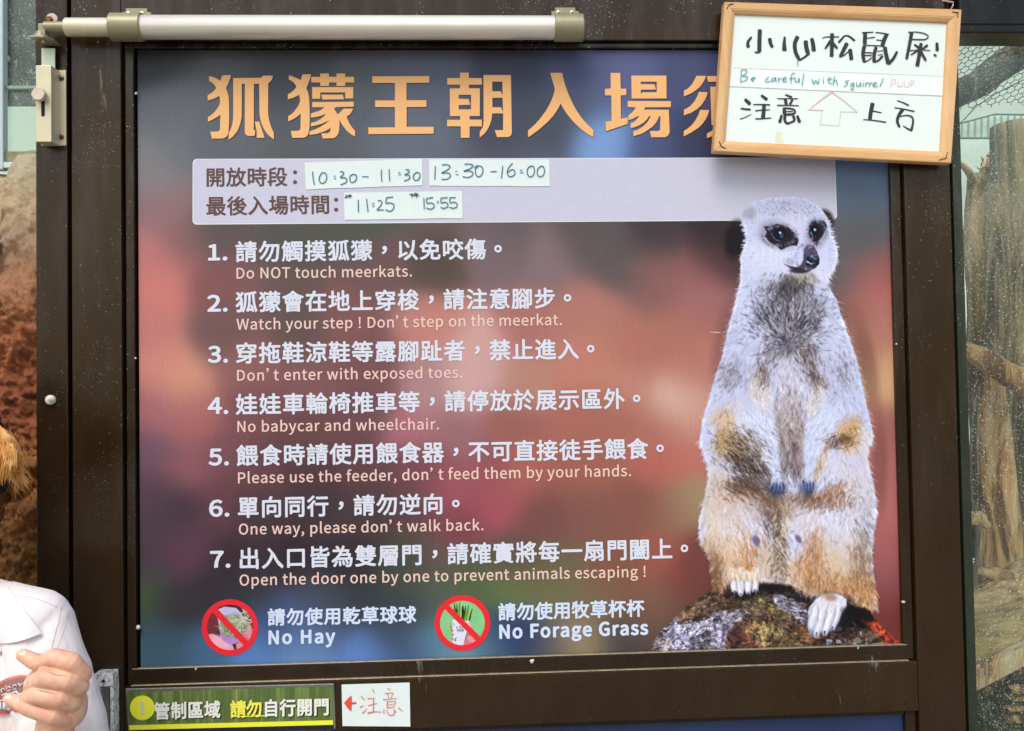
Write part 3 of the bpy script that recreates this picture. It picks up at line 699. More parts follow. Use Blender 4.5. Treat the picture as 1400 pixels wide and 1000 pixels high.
# ------------------------------------------------------------------ the printed meerkat on its rock
MC = Canvas(872, 262, 1232.8, 896, .95)
MC.C = bokeh(MC.X, MC.Y)
hbm = in_poly(MC.X, MC.Y, rounded(0, 0, 0, 0, HB, 7)); MC.C[hbm] = (206, 205, 219); C_START = MC.C.copy()
X, Y = MC.X, MC.Y
BODY = [(1020,330),(1017,310),(1011,295),(1018,285),(1029,277),(1042,272),(1056,269.5),(1063,270.5),(1072,269),(1086,268.6),(1099,270.5),(1110,275.5),(1119,281.5),(1125,289),(1130,297),(1134,306),(1137,322),(1141,330),(1144,339),(1145,347),(1144.5,357),(1141,366),(1137,373),(1133,380),(1131,390),(1136,398),(1143,409),(1148,424),(1152,436),(1156.5,449),(1161,462),(1167,480),(1173,499),(1177,518),(1180.5,535),(1184,552),(1188,570),(1192,585),(1194,599),(1189,610),(1185,622),(1190,645),(1195,668),(1198,684),(1199,698),(1196.5,714),(1194,728),(1193,745),(1192,760),(1194,778),(1196.5,800),(1199,820),(1199.5,832),(1193,834),(1184.8,831),(1176,826),(1168,820),(1158,811),(1146,812),(1130,813),(1112,815),(1100,809),(1087,803),(1080,799),(1073,797),(1060,796),(1048,795),(1038,794),(1030,790),(1012,786),(1000,790),(994,797),(987,804),(980,808),(974.5,807),(973,797),(971.5,784),(969,765),(963,752),(958,742),(956,730),(955.5,717),(957,704),(961,690),(966,668),(969,650),(966,634),(962,620),(957,608),(957,598),(959,585),(961,572),(967,553),(972,536),(975,525),(980,508),(987,488),(993,462),(999,436),(1004,418),(1008,400),(1012,385),(1012.5,370),(1012,352),(1016,342)]
ROCK = [(872,900),(880,894),(888,884),(896,872),(905,862),(914,853),(922,845),(931,836),(945,825),(955,818),(964,812),(975,808),(987,804),(1010,798),(1040,790),(1080,792),(1110,808),(1140,808),(1165,816),(1185,830),(1192,842),(1204,856),(1216,866),(1226,876),(1235,886),(1235,900)]
# rock
rk = MC.poly(ROCK, (92, 70, 56), 1, True, jit=5); RKM = rk.copy(); MC.A = np.maximum(MC.A, rk)
n1 = fbm(X, Y, 16, 21, 5); n2 = fbm(X+Y*.6, Y-X*.35, 9, 22, 4)
for cx, cy, rx, ry, col, op, rot in [(925,872,22,30,(178,176,214),.9,-35),(948,870,18,22,(190,186,226),.9,-30),(905,884,14,12,(196,180,190),.8,-30),(975,850,26,10,(196,190,220),.9,-22),(985,868,16,26,(182,178,216),.85,10),
        (1000,845,26,8,(186,180,208),.8,-20),(960,830,22,9,(150,118,96),.8,-30),(940,842,14,9,(142,110,92),.7,-35),(1015,878,22,18,(112,70,58),.95,0),(1005,872,12,14,(70,48,42),.7,0),(1030,862,14,10,(128,84,60),.8,20),
        (1050,868,26,16,(142,126,84),.8,25),(1075,880,26,10,(128,106,74),.8,10),(1040,825,16,10,(150,136,96),.8,-40),(1065,838,20,9,(132,118,84),.8,20),(1020,830,12,8,(160,150,120),.6,-30),
        (1080,830,24,9,(190,186,216),.9,28),(1098,845,14,7,(168,164,190),.8,30),(1070,820,12,6,(176,172,196),.8,20),(1095,815,22,8,(36,30,34),.95,20),(1060,805,26,7,(32,26,28),.9,0),(1025,808,20,8,(40,32,32),.9,-10),
        (1000,812,14,7,(70,54,44),.8,-20),(1105,868,24,10,(122,84,56),.8,15),(1130,880,22,8,(96,66,50),.8,0),(1155,872,16,8,(84,62,54),.9,0),(1170,845,24,16,(22,18,20),1,10),(1150,850,16,14,(26,22,24),.9,0),
        (1190,856,10,8,(60,26,22),.8,30),(1205,858,20,10,(196,74,44),.95,28),(1218,872,14,12,(178,62,44),.9,40),(1185,848,10,6,(140,50,36),.8,20),(1228,884,8,8,(150,48,40),.9,30)]:
    MC.ell(cx, cy, rx, ry, col, op, rot, .45, RKM, .7)
MC.C = np.where(RKM[..., None] > 0, MC.C*(1+(n1[..., None]-.5)*.9*RKM[..., None]), MC.C)
# cracks follow the grain of the wood-like rock
rd = np.abs(fbm(X*1.0+Y*.5, Y*1.3-X*.3, 13, 31, 4)-.5)*2; rd2 = np.abs(fbm(X, Y, 7, 33, 3)-.5)*2
MC.blend(np.clip((.10-rd)/.10, 0, 1)*RKM*.9, (22, 18, 22)); MC.blend(np.clip((.07-rd2)/.07, 0, 1)*RKM*.6, (30, 24, 26))
MC.C = MC.C*(1+(np.clip(fbm(X, Y, 4, 35, 3)-.5, -.3, .3)*1.3*RKM)[..., None])
for _ in range(1300):
    x = rng.uniform(876, 1234); y = rng.uniform(795, 896)
    if x > 1180 and rng.random() < .8: continue
    swirl = math.atan2((y-872), (x-1015)*1.0)+math.pi/2
    base_a = -.55 if x < 975 else (swirl if math.hypot(x-1015, y-872) < 55 else .35)
    a = base_a + rng.normal()*.35; L = rng.uniform(3, 10)
    i = int((x-MC.x0)/MC.st); j = int((y-MC.y0)/MC.st)
    if not (0 <= i < MC.nx and 0 <= j < MC.ny) or RKM[j, i] < .5: continue
    c0 = MC.C[j, i]; r = rng.random()
    col = (20, 16, 20) if r < .5 else (np.minimum(255, c0*1.45+20) if r < .85 else np.array([c0[0]*1.2, c0[1], c0[2]*.7]))
    MC.stroke(x, y, L*math.cos(a), L*math.sin(a), rng.uniform(.7, 1.5), col, rng.uniform(.35, .8))
for _ in range(120):                                            # shiny pebbles low on the right
    x = rng.uniform(1130, 1208); y = 895-abs(rng.normal())*10; col = [(120, 150, 200), (190, 205, 225), (40, 36, 50), (150, 130, 96)][rng.integers(4)]
    if x > 1195 and y < 880: continue
    MC.ell(x, y, rng.uniform(1.2, 3), rng.uniform(.9, 2), col, .85, rng.uniform(0, 90), .5, RKM)
MC.ell(1203, 884, 13, 4.2, (150, 186, 222), .95, 3, .3, RKM, .4)
MC.ell(1172, 876, 5, 4, (120, 124, 132), .9, 0, .3, RKM); MC.ell(1190, 873, 4, 3, (96, 92, 96), .9, 0, .3, RKM); MC.ell(1146, 860, 5, 3.5, (96, 130, 130), .8, 0, .3, RKM)
MC.ell(1148, 845, 5, 9, (60, 70, 110), .6, 20, .4, RKM)
# soft dark halo and ears behind the head
MC.ell(1006, 328, 15, 25, (26, 18, 28), .96, 8, .55); MC.ell(1128, 300, 11, 14, (34, 26, 34), .9, -30, .5)
MC.ell(992, 470, 16, 60, (96, 60, 62), .35, 10, .8); MC.ell(1186, 500, 12, 60, (96, 60, 54), .35, -10, .8); MC.ell(1203, 640, 10, 60, (96, 50, 50), .35, 0, .8)
MC.A = np.maximum(MC.A, ((np.hypot((X-1007)/19, (Y-328)/31) < 1) | (np.hypot((X-1128)/14, (Y-301)/17) < 1)).astype(float))
body = MC.poly(BODY, (208, 212, 246), 1, True, jit=2.5); MC.A = np.maximum(MC.A, body)
G = body
def E_(cx, cy, rx, ry, col, op=.7, rot=0, soft=.8, rough=.5): MC.ell(cx, cy, rx, ry, col, op, rot, soft, G, rough)
# head
E_(1075, 300, 50, 26, (206, 210, 242), .7); E_(1040, 310, 26, 30, (198, 200, 230), .5); E_(1050, 350, 30, 22, (226, 228, 250), .7); E_(1075, 284, 44, 10, (190, 192, 222), .5)
E_(1024, 292, 10, 8, (150, 140, 150), .5); E_(1118, 372, 16, 18, (222, 224, 250), .7); E_(1085, 306, 14, 22, (214, 212, 238), .6)
# throat and chest
E_(1092, 381, 22, 9, (176, 160, 140), .75, -4); E_(1082, 388, 22, 10, (96, 88, 84), .6); E_(1078, 402, 14, 22, (84, 78, 84), .7); E_(1055, 400, 20, 14, (170, 166, 176), .5, 30); E_(1110, 410, 18, 22, (186, 186, 206), .4)
E_(1072, 432, 38, 20, (104, 98, 108), .72, 12); E_(1100, 428, 26, 22, (120, 114, 124), .6, -30); E_(1078, 455, 18, 26, (88, 80, 84), .68); E_(1078, 472, 8, 18, (66, 58, 60), .8)
E_(1102, 480, 14, 20, (128, 108, 96), .6, -25); E_(1056, 482, 12, 16, (170, 158, 160), .5, 25)
E_(1044, 512, 9, 18, (150, 132, 122), .55, 10); E_(1112, 512, 9, 20, (146, 122, 110), .55, -14); E_(1126, 524, 6, 10, (110, 80, 66), .6); E_(1000, 512, 16, 22, (168, 160, 172), .5, 20); E_(1030, 518, 10, 18, (160, 150, 158), .4)
E_(1150, 510, 16, 26, (186, 182, 200), .45, -10)
# belly
E_(1040, 535, 14, 26, (246, 222, 196), .75, -12); E_(1116, 545, 12, 26, (244, 222, 200), .7, 14); E_(1080, 520, 20, 34, (222, 214, 226), .7); E_(1080, 575, 20, 44, (200, 180, 172), .65); E_(1082, 580, 9, 40, (176, 158, 152), .5); E_(1086, 625, 6, 32, (140, 114, 110), .55); E_(1072, 620, 8, 30, (176, 160, 156), .5)
# arms
E_(995, 560, 20, 30, (206, 206, 232), .6, 10); E_(992, 575, 18, 16, (222, 180, 132), .7, 15); E_(1006, 560, 14, 12, (232, 205, 172), .6); E_(1150, 560, 30, 34, (200, 204, 240), .7)
E_(1002, 612, 26, 20, (176, 146, 108), .75, 20); E_(1010, 604, 20, 9, (130, 104, 78), .6, 25); E_(1018, 628, 22, 13, (98, 80, 66), .7, 30); E_(990, 598, 12, 12, (196, 150, 98), .7); E_(1030, 640, 16, 12, (112, 88, 70), .7, 45)
E_(1160, 598, 20, 22, (222, 172, 116), .75, -25); E_(1146, 602, 17, 6, (98, 72, 54), .75, -24); E_(1168, 580, 10, 14, (214, 170, 122), .6); E_(1178, 600, 8, 16, (230, 226, 240), .6)
E_(1036, 592, 18, 46, (214, 220, 250), .9, -38, .5); E_(1056, 625, 13, 36, (212, 218, 250), .92, -14, .5); E_(1036, 610, 5, 24, (226, 190, 150), .6, -32)
E_(1126, 585, 17, 42, (212, 218, 252), .9, 28, .5); E_(1108, 622, 13, 34, (210, 216, 250), .92, 12, .5); E_(1126, 628, 6, 26, (226, 196, 160), .6, 16)
for pts_, wd_, cl_ in ((((1062, 560), (1068, 600), (1071, 640), (1070, 668)), 5, (128, 110, 104)), (((1022, 590), (1036, 622), (1050, 650), (1056, 672)), 5, (112, 88, 68)), (((1098, 572), (1094, 605), (1094, 640), (1096, 664)), 5, (150, 128, 122)), (((1136, 596), (1124, 626), (1114, 652), (1110, 668)), 5, (196, 164, 130))):
    for (xa_, ya_), (xb_, yb_) in zip(pts_[:-1], pts_[1:]):
        MC.ell((xa_+xb_)/2, (ya_+yb_)/2, math.hypot(xb_-xa_, yb_-ya_)*.62, wd_*.8, cl_, .55, math.degrees(math.atan2(yb_-ya_, xb_-xa_)), .9, G, .4)
# lap, thighs
E_(1005, 650, 24, 16, (214, 204, 204), .5); E_(1012, 668, 32, 12, (166, 126, 90), .7, 12); E_(1030, 662, 20, 10, (96, 74, 60), .65, 20); E_(1052, 690, 18, 22, (120, 92, 70), .7, -38); E_(1010, 680, 16, 8, (206, 158, 130), .6)
E_(1078, 690, 10, 18, (170, 140, 112), .5); E_(1120, 682, 26, 10, (186, 138, 100), .7, -8); E_(1146, 678, 16, 16, (176, 126, 86), .7, 30); E_(1150, 640, 20, 26, (222, 214, 222), .5); E_(1098, 680, 14, 9, (130, 100, 80), .6)
E_(1000, 715, 34, 34, (228, 216, 222), .75); E_(1028, 712, 18, 26, (216, 212, 236), .7, -25); E_(975, 725, 14, 34, (226, 220, 232), .7); E_(1112, 715, 30, 26, (228, 214, 218), .7); E_(1160, 720, 34, 50, (222, 222, 242), .7)
E_(1066, 745, 7, 60, (150, 112, 84), .65, -4); E_(1074, 720, 5, 30, (220, 204, 176), .5); E_(1050, 760, 12, 34, (206, 170, 138), .6, -10)
E_(1018, 752, 14, 40, (224, 168, 112), .72, -14); E_(998, 770, 18, 26, (226, 186, 146), .6); E_(976, 778, 9, 26, (120, 86, 58), .75, 4); E_(984, 800, 14, 12, (212, 160, 108), .8); E_(1004, 745, 10, 26, (240, 220, 200), .5, -10); E_(965, 745, 7, 14, (196, 160, 130), .6)
E_(1112, 755, 12, 34, (206, 146, 94), .7, 16); E_(1096, 785, 22, 20, (212, 160, 112), .7, 20); E_(1130, 780, 20, 32, (230, 206, 180), .6, -10); E_(1140, 800, 30, 14, (206, 150, 100), .7); E_(1082, 780, 8, 20, (230, 206, 176), .5)
E_(1178, 770, 16, 34, (186, 168, 158), .6); E_(1182, 808, 16, 26, (196, 138, 84), .85, -10); E_(1165, 800, 16, 20, (206, 150, 96), .6); E_(1188, 742, 8, 34, (206, 206, 222), .6); E_(1172, 775, 6, 28, (130, 110, 96), .4)
E_(1010, 735, 22, 26, (226, 220, 232), .45); E_(1060, 500, 110, 60, (186, 186, 218), .35); E_(1020, 770, 40, 30, (232, 196, 156), .4); E_(1130, 780, 50, 34, (226, 188, 146), .45); E_(985, 690, 20, 40, (224, 200, 176), .4); E_(1170, 680, 20, 40, (224, 206, 200), .4)
def fcol(x, y):
    i = min(MC.nx-1, max(0, int((x-MC.x0)/MC.st))); j = min(MC.ny-1, max(0, int((y-MC.y0)/MC.st))); return MC.C[j, i].copy(), G[j, i]
def fdir(x, y):
    """the lie of the fur at a place on the print"""
    if y < 375:
        a = math.atan2(y-345+18, x-1095); return a
    if y < 480:
        sx = (x-1078); return math.atan2(1.0, sx/60.0) if abs(sx) > 6 else math.pi/2
    sx = (x-1080)/110.0
    a = math.pi/2 - sx*.75
    if 540 < y < 680 and abs(x-1080) > 20: a = math.pi/2 + (.45 if x > 1080 else -.45)*(1 if abs(x-1080) < 70 else -1.1)
    if y > 690: a = math.pi/2 + (.35 if x < 1066 else -.35)*math.cos((x-1066)/30)
    return a
Cb = MC.C.copy()
N = 0
for _ in range(26000):
    x = rng.uniform(953, 1202); y = rng.uniform(266, 836)
    c0, g = fcol(x, y)
    if g < .5: continue
    a = fdir(x, y)+rng.normal()*.30
    small = y < 372
    L = rng.uniform(2.2, 4.5) if small else rng.uniform(5, 12)
    lum = c0.mean(); r = rng.random()
    jb, ib = int((y-MC.y0)/MC.st), int((x-MC.x0)/MC.st); b0 = Cb[jb, ib]; lb = b0.mean()
    if r < .50: col = b0*rng.uniform(1.0, 1.16)+rng.uniform(0, 8)
    elif r < (.93 if lb > 205 else .82): col = b0*rng.uniform(.80, .97)
    else: col = b0*rng.uniform(.25, .5) if lb < 205 else b0*rng.uniform(.45, .7)
    if small: col = b0*(1+rng.normal()*.09) if r < .93 else b0*.7
    dens = .85 if lb < 190 else .55
    MC.stroke(x, y, L*math.cos(a), L*math.sin(a), rng.uniform(.8, 1.25), np.clip(col, 0, 255), dens*rng.uniform(.35, .8))
# fine dark hairs in patches: chest star, ribs, elbows, lap
def streaks(cx, cy, rx, ry, n, col, L0, L1, ang, w=.82, op=.62):
    for _ in range(n):
        x, y = cx+rng.normal()*rx*.55, cy+rng.normal()*ry*.55
        _c, g = fcol(x, y)
        if g < .5: continue
        a = ang(x, y) if callable(ang) else ang
        a += rng.normal()*.28; L = rng.uniform(L0, L1)
        MC.stroke(x, y, L*math.cos(a), L*math.sin(a), w*rng.uniform(.8, 1.3), np.array(col)*rng.uniform(.7, 1.25), op*rng.uniform(.6, 1))
star = lambda x, y: math.atan2(y-474, x-1078)
dk = (40, 34, 42)
streaks(1078, 440, 44, 34, 900, dk, 4, 10, star); streaks(1078, 440, 44, 34, 420, (214, 212, 226), 4, 10, star)
streaks(1080, 395, 34, 16, 260, (52, 46, 52), 3, 8, lambda x, y: math.pi/2+(x-1080)*-.02); streaks(1104, 482, 16, 26, 150, (76, 56, 48), 4, 8, lambda x, y: 1.15); streaks(1054, 484, 14, 18, 80, (90, 76, 78), 4, 8, lambda x, y: 2.0)
streaks(1044, 512, 12, 20, 100, (90, 70, 60), 4, 8, 1.8); streaks(1113, 514, 12, 22, 110, (84, 62, 54), 4, 8, 1.3); streaks(998, 512, 20, 22, 110, (104, 94, 104), 3, 6, 1.9); streaks(1152, 508, 20, 24, 110, (104, 94, 104), 3, 6, 1.2)
streaks(1081, 560, 18, 60, 170, (130, 112, 108), 4, 9, 1.57); streaks(1084, 625, 12, 44, 170, (86, 66, 66), 4, 9, 1.57); streaks(1082, 530, 40, 40, 160, (240, 238, 250), 5, 10, 1.57)
streaks(1010, 612, 34, 26, 340, (52, 40, 34), 5, 11, .75); streaks(1024, 640, 28, 18, 200, (52, 40, 34), 5, 11, .8); streaks(1004, 606, 34, 26, 160, (216, 190, 150), 5, 10, .75)
streaks(1148, 602, 22, 9, 110, (70, 48, 36), 5, 9, 2.75); streaks(1160, 592, 22, 22, 90, (180, 126, 74), 5, 9, 2.5)
streaks(1020, 668, 40, 16, 260, (70, 52, 42), 5, 11, .7); streaks(1054, 700, 16, 36, 240, (72, 54, 42), 5, 10, 1.1); streaks(1066, 750, 10, 60, 300, (84, 60, 46), 5, 10, lambda x, y: 1.57+(.5 if x < 1066 else -.5)); streaks(1066, 750, 12, 60, 200, (240, 226, 204), 5, 10, lambda x, y: 1.57+(.5 if x < 1066 else -.5))
streaks(1120, 684, 40, 14, 220, (110, 74, 50), 5, 10, 2.3); streaks(1146, 672, 22, 20, 140, (150, 100, 64), 5, 10, 1.9)
streaks(976, 778, 12, 36, 220, (86, 58, 40), 6, 12, 1.75); streaks(1020, 755, 18, 44, 180, (186, 122, 72), 6, 12, 1.3); streaks(1112, 768, 24, 44, 240, (168, 108, 66), 6, 13, 1.85)
streaks(1180, 780, 20, 60, 420, (78, 56, 46), 4, 9, 1.4); streaks(1184, 730, 14, 70, 180, (120, 116, 130), 4, 8, 1.4); streaks(1150, 800, 50, 18, 240, (150, 96, 58), 6, 12, 1.5); streaks(1182, 812, 20, 24, 160, (216, 168, 116), 6, 12, 1.4)
streaks(1010, 720, 44, 40, 300, (232, 228, 244), 6, 12, lambda x, y: 1.57+(1005-x)*.012); streaks(1140, 720, 50, 50, 320, (226, 226, 250), 6, 12, lambda x, y: 1.57+(1120-x)*.008)
streaks(1036, 590, 22, 46, 260, (218, 224, 252), 5, 10, 1.0); streaks(1124, 590, 22, 44, 240, (218, 224, 252), 5, 10, 2.1)
# spiky outline hairs
bp = BODY+[BODY[0]]
for k in range(len(BODY)):
    (x0, y0), (x1, y1) = bp[k], bp[k+1]; L_ = math.hypot(x1-x0, y1-y0); n = int(L_/1.3)+1
    nx, ny = (y1-y0)/L_, -(x1-x0)/L_
    for i in range(n):
        t = rng.random(); x, y = x0+(x1-x0)*t, y0+(y1-y0)*t
        if 1012 < y0 < 0: continue
        c0, _ = fcol(x-nx*5, y-ny*5)
        f = .35 if y < 300 else 1.0
        L = rng.uniform(3, 7.5)*f; ax, ay = nx*.55+rng.normal()*.15, ny*.35+.85*(1 if y > 340 else .1)+rng.normal()*.12
        q = math.hypot(ax, ay); MC.stroke(x-nx*2.5, y-ny*2.5, ax/q*L, ay/q*L, 1.3, np.clip(c0*rng.uniform(.95, 1.15)+6, 0, 255), .85, True)
for (x, y, dx, dy) in ((972, 572, -16, -1), (965, 600, -14, 6), (984, 455, -14, -1), (1190, 590, 6, 8), (1172, 500, 6, 5)):
    MC.stroke(x, y, dx, dy, 1.1, (232, 216, 214), .8, True)
# face details
E2 = lambda *a, **k: MC.ell(*a, **k)
def epoly(pts, col, op=1, jit=1.6): MC.poly([(930+x/3.333, 250+y/3.333) for x, y in pts], col, op, jit=jit)
E2(1063, 322, 24, 17, (90, 76, 92), .45, 22, .7); E2(1116, 320, 14, 20, (90, 76, 92), .4, 10, .7)
epoly([(380,198),(410,200),(440,188),(475,196),(505,210),(525,235),(540,262),(530,288),(505,286),(480,296),(462,308),(440,290),(405,270),(385,245),(395,225)], (34, 26, 38))
epoly([(595,180),(620,172),(645,172),(662,182),(668,202),(655,228),(645,250),(630,265),(622,290),(608,275),(590,255),(583,225),(585,200)], (34, 26, 38))
epoly([(564,300),(582,284),(606,286),(622,312),(634,345),(632,372),(615,390),(585,405),(550,408),(520,402),(496,390),(528,386),(550,372),(560,350),(560,322)], (66, 54, 76), .92)
epoly([(574,344),(592,328),(616,328),(633,348),(632,370),(615,386),(590,392),(572,376)], (26, 22, 30))
E2(1104, 341, 6, 7, (96, 86, 118), .55, 20, .8)
MC.stroke(1100, 370, -22, -6, 3.6, (48, 38, 46), .9); MC.stroke(1082, 367, -10, -6, 2.2, (60, 50, 58), .8); E2(1092, 371, 13, 3.2, (40, 32, 40), .85, 3, .5); E2(1080, 358, 6, 5, (150, 146, 178), .5)
for (cx_, cy_, rx_, ry_, n_) in ((1066, 323, 23, 14, 110), (1117, 317, 12, 16, 80), (1102, 352, 14, 17, 60)):
    for _ in range(n_):                                          # ragged fur edge round the dark masks
        a = rng.uniform(0, 6.283); x, y = cx_+rx_*math.cos(a), cy_+ry_*math.sin(a); o_ = rng.uniform(1.5, 4.5)*(1 if rng.random() < .5 else -1)
        MC.stroke(x, y, o_*math.cos(a)+rng.normal()*.7, o_*math.sin(a)+rng.normal()*.7, 1.1, (84, 74, 90) if o_ > 0 else (176, 176, 204), .45)
E2(1065.5, 320, 9.5, 8.5, (14, 12, 20), 1, 0, .2); E2(1113.5, 315.5, 6.8, 8, (14, 12, 20), 1, 0, .2)
for p in (((415,232),(425,250),(440,262),(458,266)), ):
    q = [(930+x/3.333, 250+y/3.333) for x, y in p]
    for a_, b_ in zip(q[:-1], q[1:]): MC.stroke(a_[0], a_[1], b_[0]-a_[0], b_[1]-a_[1], 2.0, (80, 104, 150), .7)
E2(1066.5, 318.5, 1.7, 1.7, (110, 160, 210), 1, 0, .4); E2(1066.5, 318.5, 1.2, 1.2, (235, 248, 255), 1, 0, .4); E2(1068.5, 322.5, 2.6, 3.4, (70, 120, 190), .6, 0, .6)
E2(1114, 314.5, 1.6, 1.9, (120, 190, 240), 1, 0, .4); E2(1114, 314.3, 1.0, 1.0, (235, 248, 255), 1, 0, .4); MC.stroke(1108.5, 318, 2.5, 4.5, 1.5, (110, 160, 225), .9)
E2(1110.5, 351.5, 4.6, 2.8, (80, 116, 150), .7, 10, .8); E2(1110, 350.4, 2, 1.2, (150, 190, 215), .7, 10, .7); MC.stroke(1103.5, 358, 5.5, 3.2, 1.8, (190, 214, 250), .95); MC.stroke(1109, 361.2, 2.5, -.6, 1.4, (150, 180, 230), .9)
for _ in range(60):
    x, y = rng.uniform(1035, 1115), rng.uniform(272, 296); MC.stroke(x, y, rng.normal()*1.5, rng.normal()*1.5, 1.0, (110, 106, 130), .5)
E_(975, 690, 14, 60, (226, 196, 160), .35); E_(1186, 650, 12, 50, (220, 204, 204), .3); E_(985, 760, 22, 30, (214, 166, 118), .35); E_(1160, 770, 40, 40, (220, 178, 132), .30); E_(1040, 690, 60, 20, (190, 150, 116), .25)
# paws
for cx, cy, sg in ((1063, 668, 1), (1104, 666, -1)):
    MC.ell(cx, cy+2, 11, 12, (52, 50, 74), .6, 0, .8, G)
    for k in range(4):
        x = cx-7+k*4.6; a = math.pi/2+sg*(.30-.12*k); 
        for q_, (wd, cl) in enumerate(((3.6, (34, 46, 92)), (2.2, (52, 88, 150)), (1.0, (132, 164, 204)))):
            MC.stroke(x-q_*.5, cy-7+(k % 2)*2, 15*math.cos(a)*(1-.15*q_), (15-abs(k-1.5)*1.5)*(1-.15*q_), wd, cl, .9)
    for k in range(14):
        x = cx-10+rng.uniform(0, 20); MC.stroke(x, cy-12, rng.normal()*1.2, rng.uniform(4, 9), 1.2, (206, 210, 240), .75)
for cx, cy, rx, ry in ((1034, 740, 4.5, 8), (1091.5, 737, 3.5, 6.5)): MC.ell(cx, cy, rx, ry, (104, 96, 128), .9, -25, .5, None, .5)
# feet
MC.ell(1052, 803, 34, 5, (24, 18, 20), .85, 2, .7, RKM*(1-G))
FT = lambda pts, col, al=True, op=1: MC.poly([(870+x/3.59, 700+y/3.59) for x, y in pts], col, op, al, jit=1.5)
def toe(x0, y0, x1, y1, w0, claw=True):
    X0, Y0, X1, Y1 = 870+x0/3.59, 700+y0/3.59, 870+x1/3.59, 700+y1/3.59; a = math.degrees(math.atan2(Y1-Y0, X1-X0)); L = math.hypot(X1-X0, Y1-Y0)
    for k, (f_, cl, op) in enumerate(((1.0, (150, 150, 178), 1), (.86, (204, 204, 226), 1), (.6, (236, 234, 244), .95), (.3, (252, 250, 252), .8))):
        MC.ell((X0+X1)/2-k*.35, (Y0+Y1)/2-k*.25, L*.5*(1 if k < 2 else .85), w0*f_, cl, op, a, .25, None); 
    m_ = (np.hypot((X-(X0+X1)/2)/(L*.55), (Y-(Y0+Y1)/2)/(L*.55)) < 1); MC.A = np.maximum(MC.A, m_*1.0)
    if claw: MC.stroke(X1-(X1-X0)*.1, Y1-(Y1-Y0)*.1, (X1-X0)/L*4, (Y1-Y0)/L*4, 2.2, (30, 34, 52), .95)
MC.ell(1018, 812, 24, 7, (26, 20, 22), .7, 0, .8)
for a_ in ((590, 318, 580, 392, 4.6), (475, 330, 484, 396, 5), (510, 312, 512, 412, 5.6), (550, 310, 548, 404, 5.6)): toe(*a_)
MC.ell(1018, 788, 20, 6, (232, 214, 196), .8, 0, .8)
for _ in range(150):
    x, y = rng.uniform(998, 1038), rng.uniform(776, 788); MC.stroke(x, y, rng.normal(), rng.uniform(4, 10), 1.2, [(240, 226, 212), (214, 168, 122), (250, 246, 246)][rng.integers(3)], .7)
MC.ell(1138, 838, 26, 34, (24, 20, 22), .6, 20, .7, RKM)
FT([(880,432),(905,415),(940,405),(975,405),(1005,412),(1030,430),(1030,460),(1010,490),(985,510),(950,520),(900,520),(860,520),(842,500),(850,465)], (224, 222, 238))
for a_ in ((1000, 440, 958, 580, 6.4), (970, 440, 920, 604, 7.2), (925, 440, 880, 612, 7.2), (885, 450, 852, 584, 6.4)): toe(*a_)
MC.ell(1135, 822, 20, 10, (238, 234, 244), .85, -8, .6)
MC.ell(1136, 816, 9, 4, (176, 128, 96), .55, 10, .9)
MC.ell(1135, 818, 8, 5, (150, 110, 90), .5, 10, .8); MC.ell(1112, 858, 5, 14, (190, 200, 236), .5, 15, .7)
for _ in range(260):
    x, y = rng.uniform(1100, 1158), rng.uniform(814, 868); c0, _g = fcol(x, y)
    if c0.mean() < 170: continue
    MC.stroke(x, y, rng.normal()*1.2-1.5, rng.uniform(4, 8), 1.1, np.clip(c0*rng.uniform(.86, 1.1), 0, 255), .6)
for _ in range(120):
    x, y = rng.uniform(997, 1040), rng.uniform(783, 812); c0, _g = fcol(x, y)
    if c0.mean() < 170: continue
    MC.stroke(x, y, rng.normal(), rng.uniform(4, 7), 1.1, np.clip(c0*rng.uniform(.84, 1.1), 0, 255), .6)
# deep shadow where the fur meets the rock belongs to the printed picture
MC.ell(1180, 840, 26, 8, (20, 16, 18), .9, 12, .6, RKM*(1-G))
inside = (u_ := uv(MC.X, MC.Y)[0]) < W-.0008
MC.A = MC.A*inside*((Z0-uv(MC.X, MC.Y)[1]) > ZS0+.0008)
MC.A = np.maximum(MC.A, (np.abs(MC.C-C_START).max(-1) > 1.2)*1.0*inside*((Z0-uv(MC.X, MC.Y)[1]) > ZS0+.0008))
Cp = np.pad(MC.C, ((1, 1), (1, 1), (0, 0)), mode='edge')
Bl = sum(Cp[a:a+MC.ny, b:b+MC.nx]*w_ for a, b, w_ in ((0, 0, 1), (0, 1, 2), (0, 2, 1), (1, 0, 2), (1, 1, 4), (1, 2, 2), (2, 0, 1), (2, 1, 2), (2, 2, 1)))/16
soft_ = (G*.55*(MC.Y > 372))[..., None]; MC.C = MC.C*(1-soft_)+Bl*soft_
mk = MC.build('meerkat_picture', sign, .00035, .12)

